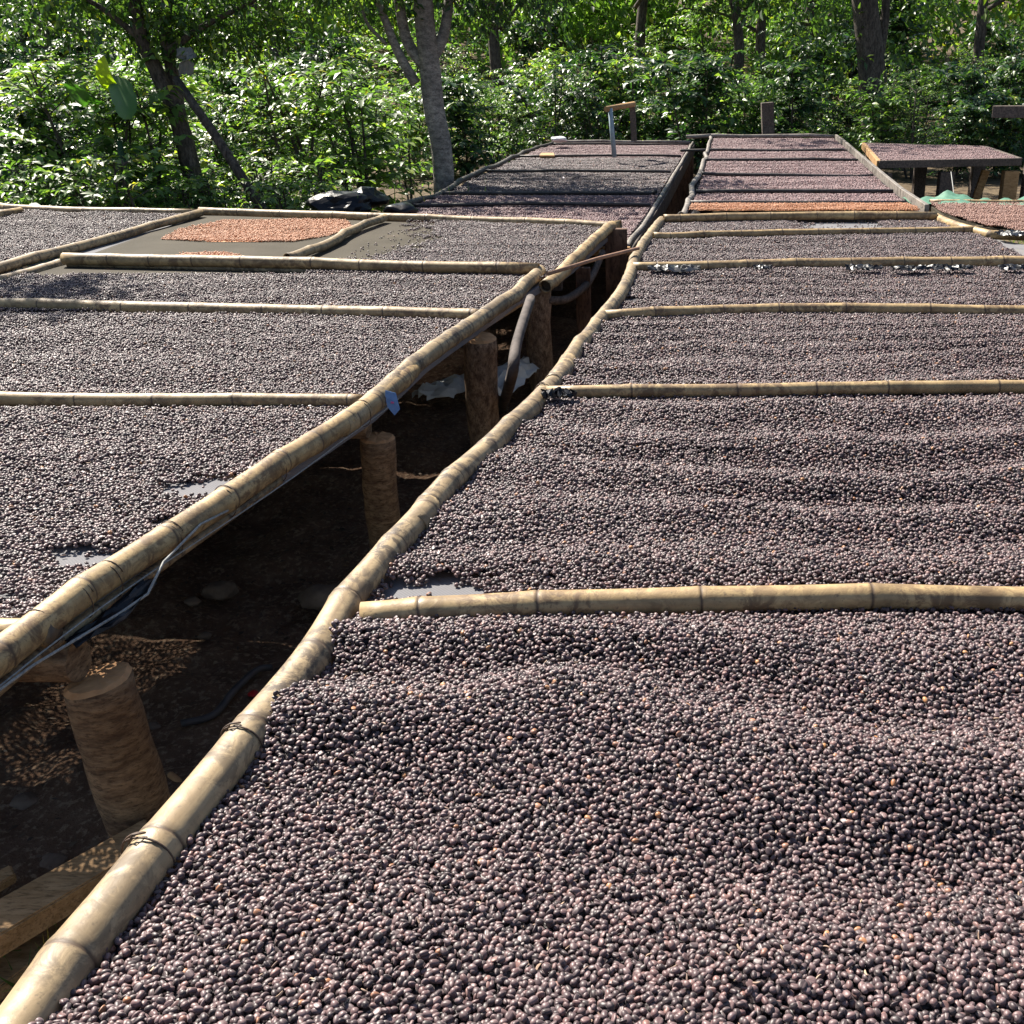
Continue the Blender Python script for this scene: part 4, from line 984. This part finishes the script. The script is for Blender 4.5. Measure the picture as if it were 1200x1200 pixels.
protos['coffee'] = [shrub_meshes(100+i, 1.9, .95, 110, (.15, .12, .18, .13, .16)[i], droopy=(.5, .8, .4, .6, .9)[i]) for i in range(5)]
protos['light'] = [shrub_meshes(120+i, 1.6, .9, (85, 130, 70, 100)[i], (.13, .07, .17, .10)[i], 'light_leaf', .3, 9) for i in range(4)]
protos['low'] = [shrub_meshes(130+i, .8, .6, 60, .11, 'light_leaf', .35, 7) for i in range(2)]
def place_shrub(kind, i, loc, sc, rz, label, group, cat='shrub'):
    sm, cm = protos[kind][i % len(protos[kind])]
    t = thing('coffee_shrub' if kind == 'coffee' else ('leafy_shrub' if kind == 'light' else 'low_plant'), loc, label, cat, group); t.scale = sc; t.rotation_euler = (0, 0, rz)
    link('stems', sm, None, t); c = link('crown', cm, None, t); return t

marks = [(-60, 'left picture edge'), (35, 'lone banana leaf'), (130, 'upright banana leaf'), (235, 'leaning dark tree'), (330, 'slanting dead pole'), (420, 'tarpaulin heap'), (520, 'pale barked tree'),
         (620, 'white bundle'), (725, 'grey blue pipe'), (825, 'gap between far tables'), (900, 'short wooden post'), (1020, 'thick rough trunk'), (1110, 'middle bench leg'), (1195, 'thin post at right edge')]
def where(px):
    d = [(abs(px-m), m, n) for m, n in marks]; d.sort(); _, m, n = d[0]
    return ('left of ' if px < m-12 else ('right of ' if px > m+12 else 'in line with ')) + n
seen_labels = {}
def uniq(l):
    seen_labels[l] = seen_labels.get(l, 0)+1; k = seen_labels[l]
    l = l.replace('in the wood behind the shrubs', 'in the wood').replace('gap between far tables', 'far tables gap').replace('the upper slope row', 'upper slope').replace('in the slope row', 'on the slope').replace('thin post at right edge', 'thin right post')
    return l if k == 1 else ['', 'second ', 'third ', 'fourth ', 'fifth '][k-1] + l
clear_lines = [(235, 9.9, 30, 62), (520, 10.6, 24, 50), (300, 9.4, 16, 16)]     # trunk seen down to the table: photo x, distance, half widths
def shrub_row(Y, px0, px1, step, kinds, sc, rowname, group, zf=lambda x, y: 0.0):
    px = px0; i = 0
    while px < px1:
        y = Y(px) if callable(Y) else Y; y += rnd.uniform(-.4, .4); x = (px-CX)/F*(y*cp+.5*sp); k = rnd.choice(kinds); s = sc*rnd.uniform(.68, 1.25)
        if y < yfe+1.0 and x > flXL(y)-.95*s and px < 800: px += step; continue
        if any(y < cy and abs(px-cx) < w2 and k != 'low' for cx, cy, w1, w2 in clear_lines): k = 'low'
        adj = {'coffee': 'glossy dark green', 'light': 'pale green', 'low': 'low bright green'}[k]
        place_shrub(k, rnd.randrange(9), (x, y, zf(x, y)), (s*rnd.uniform(.95, 1.2), s*rnd.uniform(.95, 1.2), s), rnd.uniform(0, 6.28), uniq('%s shrub in the %s, %s' % (adj, rowname, where(px))), group)
        px += step*rnd.uniform(.75, 1.25); i += 1
shrub_row(8.5, -180, 400, 58, ['low', 'low'], .8, 'front row', 'shrubs behind the left table')
shrub_row(9.3, -200, 480, 62, ['low', 'light', 'coffee'], .78, 'second row', 'shrubs behind the left table')
shrub_row(10.9, -200, 560, 84, ['coffee', 'light', 'light'], .86, 'third row', 'shrubs behind the left table')
shrub_row(13.0, -200, 600, 72, ['coffee', 'light', 'light'], .90, 'fourth row', 'shrubs behind the left table')
shrub_row(15.8, -200, 640, 66, ['coffee', 'light', 'light'], .92, 'fifth row', 'shrubs behind the left table')
shrub_row(19.0, -200, 700, 62, ['coffee', 'light'], 1.0, 'last row', 'shrubs behind the left table')
shrub_row(lambda p: 17.0 if p < 1000 else 15.9, 600, 1260, 56, ['coffee', 'coffee', 'light'], .74, 'hedge', 'shrubs behind the far tables')
shrub_row(18.7, 600, 1260, 58, ['coffee', 'coffee', 'light'], .84, 'second hedge row', 'shrubs behind the far tables')
shrub_row(21.5, 560, 1300, 60, ['coffee', 'light'], .98, 'shaded row', 'shrubs behind the far tables')

tz = lambda x, y: float(gfar(np.array([x]), np.array([y]))[0])
shrub_row(25.5, -250, 1400, 110, ['coffee', 'light'], 1.25, 'slope row', 'shrubs on the slope', tz)
shrub_row(30, -250, 1400, 100, ['coffee', 'light'], 1.4, 'upper slope row', 'shrubs on the slope', tz)

# ---- trees
def crown_mesh(clumps, seed, m, leafL=.11, dens=420, two=True, tone=.42):
    g = np.random.RandomState(seed); Ps, Ds, Ns, Ls, Ts = [], [], [], [], []
    for (c, rad) in clumps:
        nt_ = max(16, int(dens*rad*rad/9)); tb = g.normal(0, .08)
        for k in range(nt_):      # twigs
            d = g.normal(0, 1, 3); d /= np.linalg.norm(d); q = rad*g.uniform(.35, 1.0)
            o = np.array(c)+d*q*np.array([1, 1, .75]); td = d*.6+np.array([g.normal(0, .4), g.normal(0, .4), g.normal(-.15, .3)]); td /= np.linalg.norm(td); n = 9; tt = g.normal(0, .07)
            for j in range(n):
                p = o + td*(j*leafL*.42); Ps.append(p+g.normal(0, .02, 3)); dd = td*.5+g.normal(0, .6, 3); dd[2] -= .25; Ds.append(dd); Ns.append((g.normal(0, .5), g.normal(0, .5), 1)); Ls.append(leafL*g.uniform(.6, 1.3)); Ts.append(np.clip(g.normal(tone, .17)+tb+tt, .02, 1))
    Ls = np.array(Ls); return leafset(Ps, Ds, Ns, Ls, Ls*.45, Ts, M[m], 'crown', two=two)
def limb_mesh(paths):
    SV, SF = [], []
    for P, r0, r1 in paths:
        Q = catmull(P, 5); n = len(Q); V, Fc = tube(Q, [r0+(r1-r0)*i/(n-1) for i in range(n)], 10, True, .06); b = len(SV); SV.extend(V); SF.extend([tuple(i+b for i in f) for f in Fc])
    return mesh('trunk', SV, SF, smooth=True)
def tree(name, loc, paths, clumps, bark, leaf, label, seed, leafL=.11, dens=420, group=None, limbs=True):
    loc = Vector(loc); t = thing(name, loc, label, 'tree', group)
    me = limb_mesh([([Vector(p)-loc for p in paths[0][0]], paths[0][1], paths[0][2])]); link('trunk', me, M[bark], t)
    for P, r0, r1 in paths[1:]:
        link('limb', limb_mesh([([Vector(p)-loc for p in P], r0, r1)]), M[bark], t)
    if clumps: link('crown', crown_mesh([(Vector(c)-loc, r) for c, r in clumps], seed, leaf, leafL, dens), None, t)
    return t
# A: leaning dark tree behind the left table
YA = 9.4
def shade(px, py, h, z=.54): return at(px, py, z) + sun_dir*(h/sun_dir.z)
b = atY(238, 262, YA); b.z = -.1
cl = []
for (px, py, dy, r) in ((20, 12, .2, .34), (55, 10, .4, .28), (95, 0, .1, .3), (290, 28, .3, .26), (340, 8, .4, .28), (205, 35, -.2, .2), (250, 40, .1, .2), (165, 25, .2, .18), (150, 10, 0, .42), (205, 5, .3, .5), (262, 12, .2, .46), (110, 5, -.2, .36), (180, 22, .1, .26), (235, 28, .3, .24), (320, -5, .4, .5), (60, -22, 0, .42), (240, -60, 0, .7), (140, -75, .3, .7), (330, -70, .5, .6), (30, -70, .2, .5), (275, 32, .1, .22), (400, -40, .3, .5)):
    cl.append((atY(px, py, YA+dy), r*.9))
for px, py in ((-20, 343), (8, 345), (35, 348), (65, 350), (88, 351), (20, 352)): cl.append((shade(px, py, 3.2), .27))
tree('leaning_tree', b, [([b, atY(222, 190, YA), atY(205, 130, YA), atY(182, 80, YA), atY(165, 40, YA), atY(150, -40, YA)], .088, .05),
     ([atY(212, 150, YA), atY(204, 95, YA+.1), atY(194, 40, YA+.1), atY(200, -40, YA+.1)], .06, .045), ([atY(170, 50, YA), atY(120, 10, YA), atY(70, -15, YA)], .03, .015),
     ([atY(198, 60, YA), atY(240, 30, YA+.1), atY(300, 0, YA+.2)], .035, .015)], cl, 'bark_dark', 'tree_leaf', 'dark tree leaning left behind the left table, forked above a hanging pale sack', 201, .075, 2600)
tube_obj('dead_pole', [atY(206, 92, YA-.2), atY(250, 155, YA-.35), atY(312, 252, YA-.6)], [.035, .04, .045], M['bark_dark'], None, 9, .1, label='dead pole slanting down to the right from the leaning tree', cat='pole')
o = crumple('hanging_sack', [(atY(216, 58, YA-.1), .14), (atY(219, 72, YA-.12), .17), (atY(217, 90, YA-.1), .13)], .02, M['sack'], None, 5, .01, 55, label='pale grey sack hanging in the fork of the leaning dark tree', cat='sack')
# B: pale barked tree
YB = 10.3
b = atY(521, 240, YB); b.z = -.1
cl = [(atY(px, py, YB+dy), r) for px, py, dy, r in ((430, -45, 0, .6), (520, -60, .3, .8), (600, -50, 0, .7), (380, -20, .3, .4), (570, -10, .5, .35), (460, -100, .2, .9), (560, -110, 0, .9), (640, -20, .6, .4))]
for px, py, r in ((545, 214, .34), (590, 208, .36), (640, 208, .34), (685, 210, .3), (720, 213, .2), (620, 199, .25), (570, 203, .3), (660, 214, .3)): cl.append((shade(px, py, 4.2, .42), r*1.3))
tree('pale_tree', b, [([b, atY(518, 180, YB), atY(509, 130, YB), atY(504, 80, YB), atY(498, 30, YB), atY(492, -60, YB)], .105, .088),
     ([atY(487, 98, YB), atY(466, 60, YB), atY(450, 20, YB), atY(432, -30, YB)], .05, .03), ([atY(500, 80, YB), atY(478, 50, YB+.1), atY(468, 5, YB+.1), atY(460, -50, YB+.1)], .06, .035),
     ([atY(505, 70, YB), atY(520, 40, YB+.1), atY(528, -10, YB+.2), atY(540, -60, YB)], .06, .03), ([atY(453, 52, YB), atY(432, 30, YB), atY(425, 12, YB)], .02, .012)],
     cl, 'bark_pale', 'tree_leaf', 'pale barked tree with a ringed trunk left of the far left table', 205, .075, 2400)
# thick trunk right
YC = 17.6
b = atY(1030, 200, YC); b.z = -.1
cl = [(atY(px, py, YC+dy), r) for px, py, dy, r in ((930, -40, 0, 1.0), (1020, -70, .5, 1.2), (1110, -40, 0, .9), (960, 10, .4, .5), (1075, 5, .6, .5), (980, 70, -.2, .3), (1060, 75, .3, .5), (1050, 120, -.4, .4))]
for px, py, r in ((935, 168, .45), (965, 169, .4), (1035, 171, .5), (1075, 170, .5), (1115, 171, .5), (1145, 172, .3), (1055, 178, .25)): cl.append((shade(px, py, 4.6), r*1.15))
for px, yy in ((930, 17.5), (985, 17), (1040, 18), (1095, 16.8), (1150, 17.4), (1190, 16.6), (1010, 20), (1110, 20)): cl.append((atY(px, 110, yy) + sun_dir*(4.6/sun_dir.z), 1.0))  # extra crown clumps added out of view to shade the hedge
tree('thick_tree', b, [([b, atY(1024, 120, YC), atY(1020, 60, YC), atY(1012, -10, YC), atY(1008, -90, YC)], .24, .19), ([atY(1026, 90, YC), atY(1036, 30, YC+.2), atY(1040, -30, YC+.3)], .09, .06)],
     cl, 'bark_dark', 'tree_leaf', 'thick rough trunked tree rising behind the far right bench', 209, .14, 420)
# generic wood
gp = []
for v in range(4):
    g = random.Random(300+v); h = 7.0; P = [Vector((0, 0, -.2)), Vector((g.uniform(-.2, .2), g.uniform(-.2, .2), 2)), Vector((g.uniform(-.4, .4), g.uniform(-.4, .4), 4.2)), Vector((g.uniform(-.5, .5), 0, 6.2))]
    limbs = []; cls = []
    for k in range(9):
        a = k*2.4+g.uniform(-.4, .4); z = g.uniform(2.1, 5.2); o = Vector((0, 0, z)); e = Vector((math.cos(a)*g.uniform(1.2, 2.1), math.sin(a)*g.uniform(1.2, 2.1), z+g.uniform(.3, 1.2))); limbs.append(([o, o.lerp(e, .5)+Vector((0, 0, .15)), e], .05, .015)); cls.append((e, g.uniform(.65, 1.05)))
        cls.append((o.lerp(e, .65)+Vector((0, 0, .3)), g.uniform(.45, .75)))
    for k in range(5): cls.append((Vector((g.uniform(-1.3, 1.3), g.uniform(-1.3, 1.3), g.uniform(5.2, 7.0))), g.uniform(.7, 1.1)))
    tm = limb_mesh([(P, .15, .06)]+limbs); tm.materials.append(M['bark_dark'])
    gp.append((tm, crown_mesh(cls, 300+v, 'tree_leaf' if v != 2 else 'light_leaf', .16, 190, tone=.40)))
tl = [(60, 25, 1.0), (330, 26, 1.0), (590, 25, 1.0), (745, 27, 1.05), (862, 25.5, .95), (893, 27, 1.0), (950, 29, 1.0), (1150, 25, 1.0), (-60, 27, 1.0), (1260, 28, 1.05), (205, 31, 1.2)]
for i, (px, y, s) in enumerate(tl):
    x = (px-CX)/F*(y*cp); tm, cm = gp[i % 4]
    t = thing('forest_tree', (x, y, 0), uniq('%s tree in the wood behind the shrubs, %s' % ('pale green' if i % 2 == 0 else 'dark green', where(px))), 'tree', 'trees of the wood'); t.scale = (s, s, s); t.rotation_euler = (0, 0, i*1.7)
    link('trunk', tm, None, t); link('crown', cm, None, t)
# far wooded slope as one mass
Ps = []
g = np.random.RandomState(77)
cls = []
for k in range(300):
    y = g.uniform(36, 50); x = g.uniform(-38, 26); cls.append(((x, y, (y-24)*.15 + g.uniform(-.5, 5)), g.uniform(1.3, 2.2)))
link('forest', crown_mesh(cls, 78, 'light_leaf', .36, 130), None, kind='stuff', label='dense far wood closing off the view behind the trees')

# banana plant
def banana_leaf(name, pts, w, parent, tone=.8):
    P = catmull(pts, 6); fr = frames(P); V = []; Fc = []; n = len(P); T = []
    for i, p in enumerate(P):
        t = i/(n-1); ww = w*min(1, (math.sin(math.pi*min(1, t*1.02+.02))**.5)); s = Vector((1, -.3, .15)); t_ = fr[i][0]; s = (s - t_*s.dot(t_)).normalized(); u = s.cross(t_)
        jag = rnd.uniform(.9, 1.05)
        for q, k in ((-1, .0), (-.5, -.05), (0, -.10), (.5, -.05), (1, 0)): V.append(p + s*q*ww/2*jag + u*k*ww); T.append(tone)
    for i in range(n-1):
        for k in range(4): a = i*5+k; Fc.append((a, a+1, a+6, a+5))
    me = mesh(name, rel(parent, V), Fc, {'tone': ('FLOAT', T)}, smooth=True); return link(name, me, M['banana'], parent)
yb = 8.7
BN = thing('banana_plant', (atY(140, 150, yb).x, yb, 0), 'banana plant with one bright upright leaf and a dark drooping leaf', 'banana plant')
tube_obj('stalk', [Vector((BN.location.x, yb+.1, -.1)), atY(146, 205, yb+.1), atY(140, 165, yb+.05)], [.045, .035, .02], M['banana'], BN, 10)
banana_leaf('leaf', [atY(140, 112, yb), atY(128, 100, yb-.05), atY(121, 84, yb-.08), atY(122, 64, yb-.1)], .15, BN, .9)
banana_leaf('leaf', [atY(128, 92, yb), atY(142, 108, yb-.1), atY(150, 128, yb-.2), atY(154, 140, yb-.25)], .22, BN, .35)
banana_leaf('leaf', [atY(122, 122, yb), atY(105, 118, yb-.1), atY(88, 108, yb-.1), atY(74, 98, yb-.1)], .15, BN, .25)
B2 = thing('banana_plant', (atY(20, 150, 9.6).x, 9.6, 0), 'lone dark banana leaf at the left edge above the shrubs', 'banana plant')
banana_leaf('leaf', [atY(0, 156, 9.6), atY(12, 150, 9.6), atY(22, 146, 9.55), atY(34, 147, 9.5)], .13, B2, .25)
tube_obj('stalk', [Vector((B2.location.x-.2, 9.6, -.1)), atY(-4, 160, 9.6)], [.05, .03], M['banana'], B2, 8)
# pink flower
fl = thing('pink_flower', atY(63, 234, 8.6), 'small pink flower behind the back pole of the leftmost table', 'flower')
for k in range(6):
    a = k*1.047; c = Vector((math.cos(a)*.022, math.sin(a)*.01, math.sin(a)*.022)); V = [c*.1, c+Vector((.01, 0, .01)), c*1.5, c+Vector((-.01, 0, -.01))]; link('petal', mesh('petal', V, [(0, 1, 2, 3)]), M['pink'], fl)
tube_obj('stem', [fl.location + Vector((0, 0, 0)), fl.location + Vector((.02, 0, -.8))], .004, M['grass'], fl, 5)
grass('grass', 'bright weeds and grass growing behind the left tables', [(Vector((x, rnd.uniform(7.9, 9.6), -.05)), .35) for x in np.arange(-8, -1.8, .28)], .55, 34)
grass('grass', 'grass patches on the ground between the far tables and the bench', [(Vector((rnd.uniform(1.4, 6), rnd.uniform(8, 12), -.05)), .3) for _ in range(16)], .18, 40)
